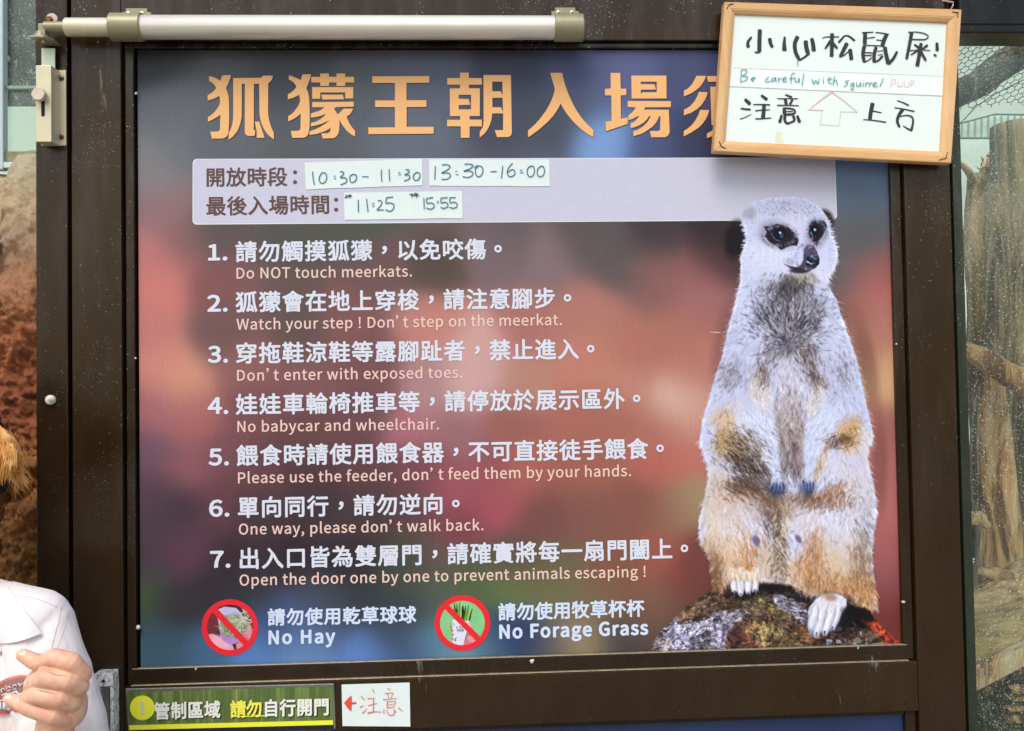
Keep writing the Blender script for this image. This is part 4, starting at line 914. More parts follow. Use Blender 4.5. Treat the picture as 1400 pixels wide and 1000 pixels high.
# ================================================================== THINGS STUCK ON THE SIGN
M_PAPER = plain('white_paper', (230, 241, 238), .7, 0, .025, 40, PK, .2)
M_PEN = ink('teal_pen', (52, 120, 142)); M_PEN2 = ink('blue_pen', (44, 96, 150)); M_NAVY = ink('navy_pen', (38, 66, 100))
def paper(name, q, d, label, cat, group=None, curl=.0006, mat=None, n=14, jag=0):
    """a sheet lying on a surface: slightly cockled, its lower edge a little lifted"""
    root = thing(name, P(*q[3], d), label, cat, group)
    bm = bmesh.new(); g = []
    q = [Vector(p) for p in q]; k = random.random()*10
    for j in range(n+1):
        row = []
        for i in range(n*2+1):
            s, t = i/(n*2), j/n
            a = q[0].lerp(q[1], s); b = q[3].lerp(q[2], s)
            if jag: b = b + Vector((0, jag*(noise.noise(Vector((s*5+k, 0, 0))))))
            p = a.lerp(b, t); z = d + .00045 + curl*.25*noise.noise(Vector((s*3+k, t*2, k))) + curl*.5*t**4
            row.append(bm.verts.new(P(p.x, p.y, z)))
        g.append(row)
    for j in range(n):
        for i in range(n*2): bm.faces.new((g[j][i], g[j+1][i], g[j+1][i+1], g[j][i+1]))
    rim = bmesh.ops.extrude_face_region(bm, geom=list(bm.faces)); bmesh.ops.translate(bm, verts=[e for e in rim['geom'] if isinstance(e, bmesh.types.BMVert)], vec=Vector((0, .0002, 0)))
    return root, autosmooth(link('sheet', from_bm(bm), root, mat or M_PAPER), 30)
GP = 'handwritten time strips'
r1, _ = paper('time_strip', [(416.4,222.5),(577,217.5),(577.5,253.7),(418,259)], .0003, 'upper left of three white paper strips with handwritten times, right of the first brown heading', 'paper strip', None, .0004, jag=1.0)
r2, _ = paper('time_strip', [(586.5,218.3),(751,218.3),(751.8,255),(587,254.3)], .0003, 'upper right white paper strip with handwritten afternoon hours ending in 00', 'paper strip', None, .0004, jag=.8)
r3, _ = paper('time_strip', [(470,263.7),(631.8,261.4),(632.7,298.4),(471,301)], .0003, 'lowest white paper strip, handwritten 11:25 and 15:55 with tiny blue characters', 'paper strip', None, .0004, jag=1.0)
def write(root, name, org, sc, st, mat, d):
    fl = Flat(); strokes_flat(fl, org, sc, st, d); return fl.build(name, mat, root)
w = 11
write(r1, 'handwriting', (410, 210), 7.778, [(w,[(135,195),(140,260),(153,332)]),(w,[(235,205),(210,245),(205,290),(235,318),(270,300),(285,255),(275,215),(240,203)]),(8,[(358,242),(375,240)]),(8,[(362,268),(382,265)]),
 (w,[(428,192),(460,198),(462,222),(430,256),(475,258),(500,280),(485,312),(432,332)]),(w,[(560,225),(535,240),(532,285),(555,308),(590,290),(603,250),(590,225),(558,224)]),(10,[(665,245),(728,248)]),
 (w,[(868,175),(866,230),(872,300)]),(w,[(948,168),(950,230),(955,290)]),(8,[(1045,205),(1068,203)]),(8,[(1048,228),(1074,226)]),(w,[(1125,175),(1155,175),(1160,200),(1115,228),(1155,230),(1170,252),(1150,278),(1110,290)]),
 (w,[(1235,205),(1212,225),(1208,265),(1235,288),(1265,270),(1277,230),(1262,203),(1232,203)])], M_PEN, .0016)
write(r3, 'handwriting', (410, 210), 7.778, [(w,[(620,495),(622,622)]),(w,[(708,485),(724,620)]),(8,[(765,535),(790,533)]),(8,[(768,560),(795,556)]),(w,[(830,505),(855,500),(872,525),(850,565),(820,600),(850,602),(890,600)]),
 (w,[(990,462),(922,470)]),(w,[(922,470),(915,528),(960,525),(998,545),(995,585),(960,615),(910,598)]),(w,[(1318,475),(1322,590)]),
 (w,[(1415,468),(1350,478)]),(w,[(1348,478),(1352,530),(1395,525),(1425,545),(1423,575),(1390,592),(1345,580)]),(7,[(1457,510),(1477,508)]),(7,[(1455,530),(1477,527)]),
 (w,[(1570,468),(1500,475)]),(w,[(1500,475),(1502,526),(1545,518),(1573,540),(1565,570),(1530,583),(1497,572)]),(w,[(1655,468),(1595,472)]),(w,[(1595,472),(1597,522),(1640,518),(1670,535),(1665,570),(1630,582),(1590,572)])], M_PEN, .0016)
write(r3, 'handwriting', (410, 210), 7.778, [(9,[(490,438),(490,468)]),(9,[(476,470),(507,466)]),(7,[(490,452),(503,450)]),(8,[(522,438),(512,452)]),(8,[(518,444),(546,441)]),(8,[(510,458),(552,454)]),(8,[(532,442),(532,476)]),
 (10,[(1168,436),(1202,432)]),(9,[(1188,434),(1190,466)]),(8,[(1194,445),(1206,452)]),(9,[(1226,418),(1214,436)]),(9,[(1220,430),(1256,428)]),(10,[(1208,448),(1264,445)]),(9,[(1238,430),(1240,470)])], M_NAVY, .0016)
write(r2, 'handwriting', (580, 210), 7.778, [(w,[(118,135),(112,275)]),(w,[(190,122),(235,118),(272,135),(255,168),(185,208),(240,205),(278,225),(265,258),(230,275),(185,275)]),(8,[(330,190),(352,188)]),(8,[(336,222),(364,225)]),
 (w,[(430,115),(480,112),(520,128),(490,160),(420,188),(480,185),(518,205),(505,238),(460,255),(410,245)]),(w,[(570,138),(545,165),(548,220),(575,248),(610,228),(625,175),(605,138),(555,133),(535,152)]),(10,[(705,195),(770,190)]),
 (w,[(835,135),(822,262)]),(w,[(938,105),(895,155),(882,205),(905,245),(950,235),(965,195),(935,170),(890,198)]),(8,[(1015,180),(1045,178)]),(8,[(1018,205),(1055,205)]),
 (w,[(1130,135),(1098,165),(1098,220),(1125,248),(1160,230),(1172,180),(1158,138),(1125,135)]),(w,[(1235,140),(1205,170),(1205,225),(1235,248),(1270,225),(1278,175),(1262,138),(1230,138)])], M_PEN, .0016)

# note on the rail
nd = DF+.0004
r4, _ = paper('caution_note', [(467,936.2),(560,933.4),(561,993.6),(468.2,993)], nd, 'white note with red arrow and two handwritten red characters taped on the rail', 'paper note', None, .0004)
M_REDP = ink('red_pencil', (236, 112, 90)); M_REDP2 = ink('red_marker', (232, 84, 58))
write(r4, 'handwriting', (460, 925), 11.667, [((16,10),[(390,320),(425,350),(450,388)]),((18,9),[(375,495),(435,465)]),((18,8),[(412,590),(450,560),(482,515)]),((16,9),[(575,208),(605,262)]),((16,9),[(500,357),(612,348)]),(15,[(592,370),(590,470),(592,568)]),((16,8),[(510,465),(645,430)]),((22,9),[(500,585),(610,565),(715,568)]),
 ((14,7),[(815,193),(862,212)]),(10,[(770,272),(905,262)]),((15,8),[(815,275),(832,345)]),((12,7),[(902,275),(862,350)]),((14,8),[(745,370),(965,352)]),(14,[(808,400),(810,500)]),(10,[(810,403),(932,400),(930,440),(905,490)]),(10,[(815,452),(900,446)]),((14,9),[(808,502),(905,494)]),((15,10),[(757,528),(755,600)]),(13,[(800,538),(830,600),(880,622),(915,600),(920,558)]),((16,9),[(915,528),(952,578)]),((15,9),[(988,500),(1055,555)])], M_REDP, nd+.0013)
fl = Flat(); polys_flat(fl, [[[(460+x/11.667, 925+y/11.667) for x, y in ((122,425),(170,365),(240,302),(246,415),(320,410),(316,440),(246,445),(236,562),(180,510))]]], nd+.0012)
fl.build('arrow', M_REDP2, r4)

# laminated strip
LD = DF+.0012
lam = thing('laminated_notice', P(310, 1000, LD), 'laminated green strip with yellow circle and stripe under the sign', 'notice')
LQ = [(171.5,941.5),(456.5,934.5),(459,998.5),(176,1006)]
slab('laminate', [P(x, y, LD-.0006) for x, y in rounded(0,0,0,0,LQ,5)], .0005, plain('clouded_laminate', (104, 104, 92), .3, 0, .35, 60, .9, .6), lam)
slab('laminate_edge', [P(x, y, LD-.0004) for x, y in [(172.2,941.9),(456.2,934.9),(456.2,936),(172.4,943)]], .0001, plain('laminate_edge', (168, 168, 160), .3, 0, .3, 200), lam)
t = NT('green_bamboo_print')
n = t.noise(14, 4, .6, (9, 1, .5)); t.set(Base_Color=t.ramp(n, [(.25, c4((74, 92, 40))), (.5, c4((96, 116, 56))), (.62, c4((120, 140, 78))), (.8, c4((160, 168, 92)))]), Roughness=.28); M_BAM = t.m
slab('green_band', [P(x, y, LD) for x, y in [(174.5,946.6),(454,939.0),(455.5,985.8),(176.5,992.6)]], .0001, M_BAM, lam)
M_YEL = ink('yellow_print', (250, 246, 66), .35)
slab('yellow_stripe', [P(x, y, LD+.0003) for x, y in [(176.4,991.8),(455.2,985.0),(455.4,991.2),(176.6,998.4)]], .0001, M_YEL, lam)
slab('dark_band', [P(x, y, LD) for x, y in [(176.6,998.8),(455.4,991.6),(457,998),(177,1005)]], .0001, plain('dark_print', (66, 58, 60), .35), lam)
fl = Flat(); a = [2*math.pi*i/40 for i in range(40)]
polys_flat(fl, [[[(194.6+16.9*math.cos(q), 968+16.9*math.sin(q)) for q in a]]], LD+.0003); fl.build('warning_circle', M_YEL, lam)
fl = Flat(); polys_flat(fl, [[rounded(0,0,0,0,[(191.8,959.8),(197.2,959.8),(196.6,972.6),(192.4,972.6)],2)], [[(194.7+2.1*math.cos(q), 976+2.1*math.sin(q)) for q in a[::3]]]], LD+.0005)
fl.build('exclamation_mark', plain('pale_green_grey', (214, 224, 196), .4), lam)
M_LW = ink('cream_print', (244, 244, 232)); M_LB = ink('black_print', (24, 26, 16))
for s, c0, c1, mt in (('管制區域', (227, 966.4), (295, 964.4), M_LW), ('請勿', (329.8, 963.9), (351.4, 963.2), ink('lemon_print', (252, 246, 90))), ('自行開門', (374, 962.6), (442.2, 960.8), M_LW)):
    fl = Flat(); cjk(fl, s, (c0[0]+1.1, c0[1]+1.0), (c1[0]+1.1, c1[1]+1.0), 24.5, LD+.0004, 1.0, xs=.90); fl.build('notice_lettering_outline', M_LB, lam)
    fl = Flat(); cjk(fl, s, c0, c1, 24.5, LD+.0008, .72, xs=.90); fl.build('notice_lettering', mt, lam)
slab('underline', [P(x, y, LD+.0006) for x, y in [(317,979.4),(361.8,978.2),(361.8,979.6),(317,980.8)]], .0001, M_YEL, lam)

# clear acrylic bracket
t = NT('clear_acrylic'); t.set(Base_Color=t.ramp(t.noise(260, 5, .7, (1, 1, .5)), [(.38, (.25, .24, .23, 1)), (.47, (.75, .75, .73, 1)), (.56, (1, 1, 1, 1))]), Roughness=.06, IOR=1.49); t.b.inputs['Transmission Weight'].default_value = .2  # mottled white base colour paints in the sparkle of the clear plastic
t.bump(t.noise(160, 4, .6), .7, .004); M_ACR = t.m
ac = thing('acrylic_holder', P(142, 1010, DF), 'clear acrylic holder screwed upright on the door stile beside the person', 'holder')
def bxp(name, x0, y0, x1, y1, d1, d0, mat, par, bv=.0008):
    """box whose front face (d1 in front of the sign) covers these photograph pixels"""
    a, b = P(x0, y0, d1), P(x1, y1, d1)
    return box(name, (a.x, -d1, b.z), (b.x, -d0, a.z), mat, par, bv)
bxp('top_block', 128.6, 921.5, 155, 939, DF+.020, DF+.0003, M_ACR, ac, .0015)
bxp('side_bar', 128.8, 939.4, 134.2, 1030, DF+.020, DF+.0003, M_ACR, ac, .001)
bxp('side_bar', 150.2, 939.4, 155.6, 1030, DF+.020, DF+.0003, M_ACR, ac, .001)
bxp('back_plate', 134.4, 939.4, 150, 1030, DF+.004, DF+.0003, plain('brushed_grey', (176, 172, 166), .2, .55, .35, 30), ac, .0005)
disc_bolt('screw', P(141.5, 931.5, DF+.0205), .0019, .0012, plain('dark_screw', (50, 48, 46), .35, .8), ac)

# ================================================================== DOOR CLOSER AND LATCH
M_CRM = plain('cream_painted_metal', (216, 205, 172), .34, .15, .07, 30, .9, .6); M_CRMB = plain('khaki_painted_metal', (150, 144, 112), .38, .2, .10, 40, .9, .6)
M_CRT = plain('pearl_tube', (228, 222, 208), .26, .35, .05, 14, .9, .6); M_DKS = plain('dark_screw_head', (62, 58, 56), .35, .8, .2)
TD = DF+.024
cl = thing('door_closer', P(430, 38, DF), 'long cream tubular door closer clamped along the top rail', 'door closer')
def axis(x, y, d=TD): return P(x, y, d)
yA, yB = axis(190, 38.6), axis(800, 37.4); zc = (yA.z+yB.z)/2
def ax(x): p = axis(x, 38); return Vector((p.x, p.y, zc))
SC = .00100*(1-TD/1.295)
tube('main_tube', [ax(186), ax(187), ax(770)], [15.6*SC, 16.2*SC, 16.2*SC], M_CRT, cl, 40)
tube('middle_rod', [ax(90), ax(91.5), ax(188)], [11.2*SC, 12.4*SC, 12.4*SC], M_CRM, cl, 36)
tube('end_rod', [ax(61), ax(62), ax(91)], [6.6*SC, 7.6*SC, 7.6*SC], M_CRMB, cl, 30)
def clamp(x0, x1, tx0, tx1, ty0, holes):
    tb = tube('clamp', [ax(x0), ax(x0+1), ax(x1-1), ax(x1)], [18.0*SC, 18.8*SC, 18.8*SC, 18.0*SC], M_CRMB, cl, 40)
    a, b = P(tx0, ty0, DF+.006), P(tx1, ty0+34, DF+.006); bm = box_bm((a.x, -(DF+.0052), b.z), (b.x, -(DF+.0003), a.z)); 
    ed = [e for e in bm.edges if abs((e.verts[0].co-e.verts[1].co).y) > .002 and (e.verts[0].co.z > a.z-.001)]
    bmesh.ops.bevel(bm, geom=ed, offset=.005, segments=5, affect='EDGES'); autosmooth(link('mounting_tab', from_bm(bm), cl, M_CRMB))
    for hx, hy in holes:
        h = disc_bolt('screw', P(hx, hy, DF+.0054), .0034, .0012, plain('steel_screw', (190, 184, 172), .3, .7), cl)
        q = P(hx, hy, DF+.0068)
        bm = box_bm((q.x-.0014, q.y-.0004, q.z-.0005), (q.x+.0014, q.y, q.z+.0005)); bm = box_bm((q.x-.0005, q.y-.0003, q.z-.0014), (q.x+.0005, q.y+.0001, q.z+.0014), 0, 2, bm)
        link('cross_slot', from_bm(bm), h, M_GAP)
clamp(152.5, 195, 166.5, 206, 11.2, ((175, 19), (194, 19)))
clamp(757.5, 797, 754, 792, 10.2, ((764, 18), (782.5, 18)))
tube('end_cap', [ax(796), ax(797.5)], [17.6*SC, 16.5*SC], M_CRMB, cl, 40)
# pivot bracket at the left end
pv = bxp('pivot_block', 51.5, 32, 61.5, 53, TD+.006, TD-.006, M_CRMB, cl, .001)
a = [P(x, y, TD+.010) for x, y in ((45.5, 54.5), (50, 50), (64, 49), (72, 55), (74, 63))]
bm = bmesh.new()
ftop = [Vector((ax(46).x, -(TD+.012), zc-.0175)), Vector((ax(66).x, -(TD+.012), zc-.0175)), Vector((ax(73).x, -(TD-.002), zc-.0175)), Vector((ax(73).x, -(DF+.002), zc-.0175)), Vector((ax(50).x, -(DF+.002), zc-.0175))]
vs_ = [bm.verts.new(p) for p in ftop]; f = bm.faces.new(vs_); r = bmesh.ops.extrude_face_region(bm, geom=[f])
bmesh.ops.translate(bm, verts=[g for g in r['geom'] if isinstance(g, bmesh.types.BMVert)], vec=Vector((0, 0, .0028))); bevel(bm, .0005)
link('pivot_plate', from_bm(bm), cl, M_CRMB)
tube('pivot_web', [Vector((ax(56.5).x, -TD, zc-.015)), Vector((ax(56.5).x, -TD, zc-.006))], [.0105, .0060], M_CRMB, cl, 20)
tube('pivot_pin', [Vector((ax(59).x, -(TD-.001), zc-.0205)), Vector((ax(59).x, -(TD-.001), zc-.017))], [.0030, .0034], plain('brass_pin', (190, 160, 90), .3, .8), cl, 16)
# latch: flat bar sliding into a cast box
lt = thing('slide_latch', P(70, 145, DF), 'cream slide latch box with round knob on the left jamb', 'latch')
bxp('bar', 56.5, 66, 75, 96, DF+.011, DF+.008, plain('pale_green_bar', (206, 218, 196), .35, .2, .06), lt, .0006)
BXD = DF+.029
bx_ = bxp('casing', 48.9, 89.5, 70.2, 194, BXD, DF+.004, M_CRM, lt, .0008)
bxp('base_plate', 74, 96, 90.2, 199.2, DF+.004, DF+.0012, M_CRM, lt, .0006)
bxp('base_plate', 56, 97, 73.8, 199.0, DF+.0038, DF+.0012, M_CRM, lt, .0006)
fl = Flat(); polys_flat(fl, [[rounded(0,0,0,0,[(56.3,136),(61.2,136),(61.2,159.6),(56.3,159.6)],2.2)]], BXD+.0002); fl.build('slot', M_GAP, lt)
kp = P(57.5, 132, BXD)
tube('knob_stem', [kp, kp+Vector((0, -.006, 0))], .0032, M_CRMB, lt, 16)
bm = tube_bm([kp+Vector((0, -.0045, 0)), kp+Vector((0, -.006, 0)), kp+Vector((0, -.0105, 0)), kp+Vector((0, -.012, 0)), kp+Vector((0, -.0112, 0)), kp+Vector((0, -.0110, 0))], [.0074, .0086, .0086, .0076, .0052, .0001], 48)
for v in bm.verts:
    dx, dz = v.co.x-kp.x, v.co.z-kp.z; rr = math.hypot(dx, dz)
    if rr > .007:
        k = 1+.035*math.cos(6*math.atan2(dz, dx)); v.co.x = kp.x+dx*k; v.co.z = kp.z+dz*k
autosmooth(link('knob', from_bm(bm), lt, plain('aged_ivory', (222, 204, 180), .45, 0, .1, 200)), 40)
for sx, sy, cm in ((84, 107.2, (110, 104, 98)), (83.8, 187.6, (146, 84, 78))):
    h = disc_bolt('screw', P(sx, sy, DF+.0042), .0036, .0018, plain('screw%d' % int(sy), cm, .35, .6, .3, 400), lt)
    q = P(sx, sy, DF+.0062); bm = box_bm((q.x-.0018, q.y-.0003, q.z-.0005), (q.x+.0018, q.y, q.z+.0005)); bm = box_bm((q.x-.0005, q.y-.0002, q.z-.0018), (q.x+.0005, q.y+.0001, q.z+.0018), 0, 2, bm)
    link('cross_slot', from_bm(bm), h, M_GAP)

# ================================================================== WHITEBOARD
WD = DF+.026                                   # its front face
OUT = [(990.8,2.6),(1315,13),(1300.6,223.5),(975.8,207)]; INN = [(1005.6,18.4),(1297,30.2),(1286.8,206.6),(992.8,192.0)]
wb = thing('whiteboard', P(1145, 5, WD), 'small wood framed whiteboard hung askew, warning of squirrel poop', 'whiteboard')
t = NT('pale_pine')
n = t.noise(10, 5, .6, (1, 1, 9), 1.5); n2 = t.noise(4, 3, .5, (2, 1, 2))
t.set(Base_Color=t.mix(.35, t.ramp(n, [(.3, c4((236, 190, 134))), (.55, c4((226, 172, 112))), (.75, c4((206, 146, 88)))]), t.ramp(n2, [(.3, c4((238, 200, 146))), (.7, c4((214, 158, 100)))])), Roughness=.48)
t.bump(n, .12, .0006); M_PINE = t.m
t = NT('pale_pine_upright')
n = t.noise(10, 5, .6, (9, 1, 1), 1.5); n2 = t.noise(4, 3, .5, (2, 1, 2))
t.set(Base_Color=t.mix(.35, t.ramp(n, [(.3, c4((238, 196, 144))), (.55, c4((230, 180, 122))), (.75, c4((212, 156, 98)))]), t.ramp(n2, [(.3, c4((238, 200, 146))), (.7, c4((214, 158, 100)))])), Roughness=.48)
t.bump(n, .12, .0006); M_PINE2 = t.m
def frame_bar(i, mat):
    j = (i+1) % 4
    g = .25
    o0, o1 = Vector(OUT[i]), Vector(OUT[j]); i0, i1 = Vector(INN[i]), Vector(INN[j])
    d = (o1-o0).normalized()*g
    pts = [o0+d, o1-d, i1-d, i0+d]
    bm = bmesh.new(); f = [P(p.x, p.y, WD) for p in pts]
    mid = [f[0].lerp(f[3], .62), f[1].lerp(f[2], .62)]
    fv = [bm.verts.new(p) for p in (f[0], f[1])]; mv = [bm.verts.new(p) for p in mid]
    iv = [bm.verts.new(p+Vector((0, .0035, 0))) for p in (f[3], f[2])]
    bf = [bm.verts.new(p+Vector((0, .016, 0))) for p in (f[0], f[1])]; bi = [bm.verts.new(p+Vector((0, .016, 0))) for p in (f[3], f[2])]
    bm.faces.new((fv[0], fv[1], mv[1], mv[0])); bm.faces.new((mv[0], mv[1], iv[1], iv[0])); bm.faces.new((iv[0], iv[1], bi[1], bi[0]))
    bm.faces.new((bi[0], bi[1], bf[1], bf[0])); bm.faces.new((bf[0], bf[1], fv[1], fv[0]))
    bm.faces.new((fv[0], mv[0], iv[0], bi[0], bf[0])); bm.faces.new((fv[1], bf[1], bi[1], iv[1], mv[1]))
    bmesh.ops.bevel(bm, geom=[e for e in bm.edges if e.calc_length() > .1], offset=.0009, segments=2, affect='EDGES')
    return link('frame_bar', from_bm(bm), wb, mat)
for i in range(4): frame_bar(i, M_PINE if i in (0, 2) else M_PINE2)
BD = WD-.006
M_WB = plain('whiteboard_face', (232, 240, 234), .18, 0, .02, 6, .92, .5, .3)
slab('writing_surface', [P(x, y, BD) for x, y in ((1003,15),(1300,27),(1290,210),(990,195))], .003, M_WB, wb)
fl = Flat(); polys_flat(fl, [[[(1003.2,93.2),(1292.6,105.0),(1291.0,131.6),(997.6,118.2)]]], BD+.0003)
fl.build('tape_strip', plain('clear_tape', (240, 246, 240), .12, 0, .01, 50, .92, .5), wb)
fl = Flat(); polys_flat(fl, [[[(997.4,118.0),(1291.2,131.2),(1291.1,131.9),(997.3,118.7)]], [[(1003,93),(1292.4,104.6),(1292.4,105.0),(1003,93.5)]]], BD+.0005); fl.build('tape_edge', plain('tape_edge', (188, 196, 188), .4), wb)
fl = Flat(); polys_flat(fl, [[[(1061,180),(1069,180),(1071.5,195),(1060,194.5)]]], BD+.0003); fl.build('glue_smear', plain('yellow_glue', (238, 238, 206), .4), wb)
M_INK = ink('black_marker', (54, 54, 60), .4); T0 = BD+.0006
write(wb, 'marker_writing', (1000, 20), 8.75, [((26,44),[(238,272),(198,330),(200,388)]),(50,[(340,188),(336,300),(334,440)]),((28,14),[(338,446),(300,456),(280,445)]),((46,38),[(458,292),(470,350),(490,388)]),
 ((26,56),[(638,270),(632,350),(635,425)]),((50,44),[(790,270),(758,350),(768,450),(800,520)]),((44,22),[(795,510),(815,540),(835,538)]),((20,30),[(822,540),(870,515),(930,465)]),(52,[(888,322),(896,390),(912,455)]),((44,52),[(962,292),(975,350),(985,430)]),(7,[(793,550),(797,625)]),
 ((12,14),[(1090,282),(1150,268),(1285,268)]),(46,[(1204,235),(1202,360),(1198,498)]),((40,22),[(1185,320),(1122,408)]),((40,26),[(1212,345),(1265,405)])], M_INK, T0)
write(wb, 'marker_writing', (1140, 20), 8.75, [((20,30),[(128,255),(60,333)]),((16,28),[(128,255),(180,260),(248,312)]),((50,40),[(155,350),(115,430),(80,500)]),((20,12),[(70,508),(120,490),(178,440)]),(48,[(194,422),(204,480),(210,535)]),
 (14,[(340,217),(470,212)]),(48,[(376,222),(372,290),(370,350)]),((12,16),[(500,215),(570,222),(655,238)]),((46,50),[(632,242),(600,310),(580,378)]),(12,[(400,284),(490,272)]),(12,[(510,305),(575,310)]),(13,[(380,368),(560,376)]),
 ((46,40),[(366,380),(352,440),(350,500),(364,565)]),(14,[(366,572),(410,550),(450,520)]),(14,[(370,455),(460,460)]),(14,[(366,490),(450,490)]),((40,44),[(505,396),(482,480),(482,565)]),((20,30),[(490,570),(540,545),(580,500)]),(10,[(520,442),(590,432)]),(10,[(525,490),(582,475)]),
 ((44,50),[(612,395),(625,480),(650,585)]),((40,30),[(655,588),(710,530),(755,448)]),
 ((12,16),[(890,212),(1000,212),(1090,232),(1128,265),(1085,300),(940,298)]),((44,34),[(930,220),(905,360),(870,530)]),((20,30),[(965,360),(1012,395)]),((40,48),[(1043,350),(1022,480),(998,612)]),((12,11),[(910,432),(1030,425),(1150,432)]),((30,26),[(1118,370),(1052,420)]),((28,14),[(1010,425),(920,485)]),((34,28),[(1040,445),(1100,550)]),
 ((36,40),[(1233,345),(1236,430)]),((26,20),[(1198,482),(1225,498)])], M_INK, T0)
write(wb, 'marker_writing', (1000, 110), 8.75, [((36,44),[(165,230),(220,282)]),((20,26),[(115,338),(165,345),(225,350)]),((9,13),[(235,408),(160,445),(105,463)]),((30,42),[(360,182),(422,228)]),((14,17),[(265,290),(360,290),(460,294)]),((42,50),[(392,290),(386,370),(378,448)]),((17,10),[(290,365),(370,356),(460,352)]),((17,12),[(290,462),(380,458),(475,450)]),
 ((20,26),[(648,174),(720,202)]),((12,13),[(550,220),(790,220)]),(38,[(645,228),(656,290)]),((26,30),[(730,232),(702,285)]),((16,12),[(550,300),(680,300),(805,304)]),(40,[(632,335),(632,400)]),((20,28),[(640,332),(735,345),(762,378),(730,405),(640,410)]),(12,[(650,374),(735,372)]),
 ((28,38),[(600,420),(578,500)]),((38,22),[(640,418),(638,480),(668,515),(710,505)]),((22,34),[(710,505),(752,480),(740,428)]),((32,40),[(788,428),(815,498)])], M_INK, T0)
write(wb, 'marker_writing', (1140, 110), 8.75, [((50,46),[(464,280),(445,370),(432,462)]),((16,12),[(470,368),(570,388)]),((12,17),[(355,470),(480,480),(622,502)]),((12,20),[(758,243),(830,268),(895,300)]),((12,18),[(728,328),(840,345),(962,372)]),((44,30),[(822,352),(778,420),(760,490),(785,558)]),((12,30),[(800,432),(870,420),(935,440),(948,500),(930,590)]),((26,12),[(932,600),(885,580),(830,545)])], M_INK, T0)
TEAL = ink('teal_marker', (64, 166, 176)); q = 10
write(wb, 'marker_words', (1000, 20), 8.75, [(q,[(120,665),(110,808)]),(q,[(120,662),(180,665),(180,700),(128,735)]),(q,[(128,735),(190,745),(175,785),(110,808)]),(q,[(230,775),(285,765),(268,750),(242,775),(268,800)]),(q,[(445,750),(412,780),(418,805),(460,800)]),
 (q,[(522,755),(485,772),(482,800),(518,788),(525,758),(538,802)]),(q,[(560,755),(568,812)]),(q,[(568,778),(600,755)]),(q,[(610,785),(655,768),(640,750),(616,775),(628,806),(662,795)]),(q,[(762,708),(735,702),(718,735),(712,820)]),(q,[(690,766),(755,760)]),(q,[(762,755),(765,798),(798,802),(808,760),(814,812)]),(q,[(865,708),(856,780),(845,848)]),
 (q,[(965,772),(985,830),(1010,788),(1035,830),(1050,775)]),(q,[(1100,778),(1102,820)]),(q,[(1100,752),(1102,756)]),(q,[(1175,745),(1165,812),(1200,825)]),(q,[(1145,776),(1208,770)]),(q,[(1235,740),(1215,840)]),(q,[(1222,802),(1252,785),(1270,848)])], TEAL, T0+.0008)
write(wb, 'marker_words', (1140, 20), 8.75, [(q,[(182,790),(142,800),(165,830),(120,862)]),(q,[(242,818),(208,830),(210,860),(240,842)]),(q,[(242,818),(238,880),(212,900),(205,878)]),(q,[(275,812),(275,855),(308,850),(318,815),(325,862)]),(q,[(355,822),(350,860)]),(8,[(357,795),(359,798)]),(q,[(385,815),(380,865)]),(q,[(385,832),(415,810)]),(q,[(430,815),(425,862)]),(q,[(430,832),(460,812)]),(q,[(465,845),(510,828),(495,812),(470,835),(485,865),(525,855)]),(q,[(590,765),(572,815),(550,865)])], TEAL, T0+.0008)
write(wb, 'marker_words', (1140, 20), 8.75, [(8,[(690,775),(680,870)]),(8,[(690,772),(735,775),(735,810),(688,828)]),(8,[(775,792),(765,840),(785,862),(815,845),(818,795)]),(8,[(850,785),(845,845),(870,862),(895,840),(898,790)]),(8,[(925,780),(915,865)]),(8,[(925,778),(962,790),(955,815),(920,832)])], ink('faint_pink_marker', (242, 212, 212)), T0+.0008)
write(wb, 'arrow_outline', (1000, 110), 8.75, [((22,9),[(1200,142),(1070,235),(950,330)]),((14,8),[(915,350),(1100,360)]),(6,[(1085,365),(1062,525)]),(6,[(1060,528),(1290,545)]),(6,[(1288,540),(1312,374)]),(6,[(1300,374),(1510,380)])], ink('arrow_pink', (236, 196, 206)), T0)
write(wb, 'arrow_outline', (1000, 110), 8.75, [((14,7),[(1205,142),(1350,250),(1500,378)])], ink('arrow_pink', (236, 196, 206)), T0)
M_STP = plain('staple', (70, 62, 50), .35, .8)
for (x, y), (x2, y2), (x3, y3) in (((993.5,12.5),(996.5,6.5),(1002.5,5.5)),((1302,16.5),(1310,17.5),(1309.5,24)),((983.5,193.5),(986,200.5),(992,203)),((1284,219),(1293.5,216.5),(1295.5,208.5))):
    tube('staple', [P(x, y, WD+.0004), P(x2, y2, WD+.0006), P(x3, y3, WD+.0004)], .0006, M_STP, wb, 6)
st = tube('hanging_cord', [P(1270, -30, DF+.012), P(1289, 1, DF+.026), P(1303.5, 3.6, WD+.001), P(1302.8, 8, WD+.002), P(1299.5, 14, WD-.003)], .0011, plain('pink_twine', (218, 186, 180), .7), wb, 10)
#@@PART5

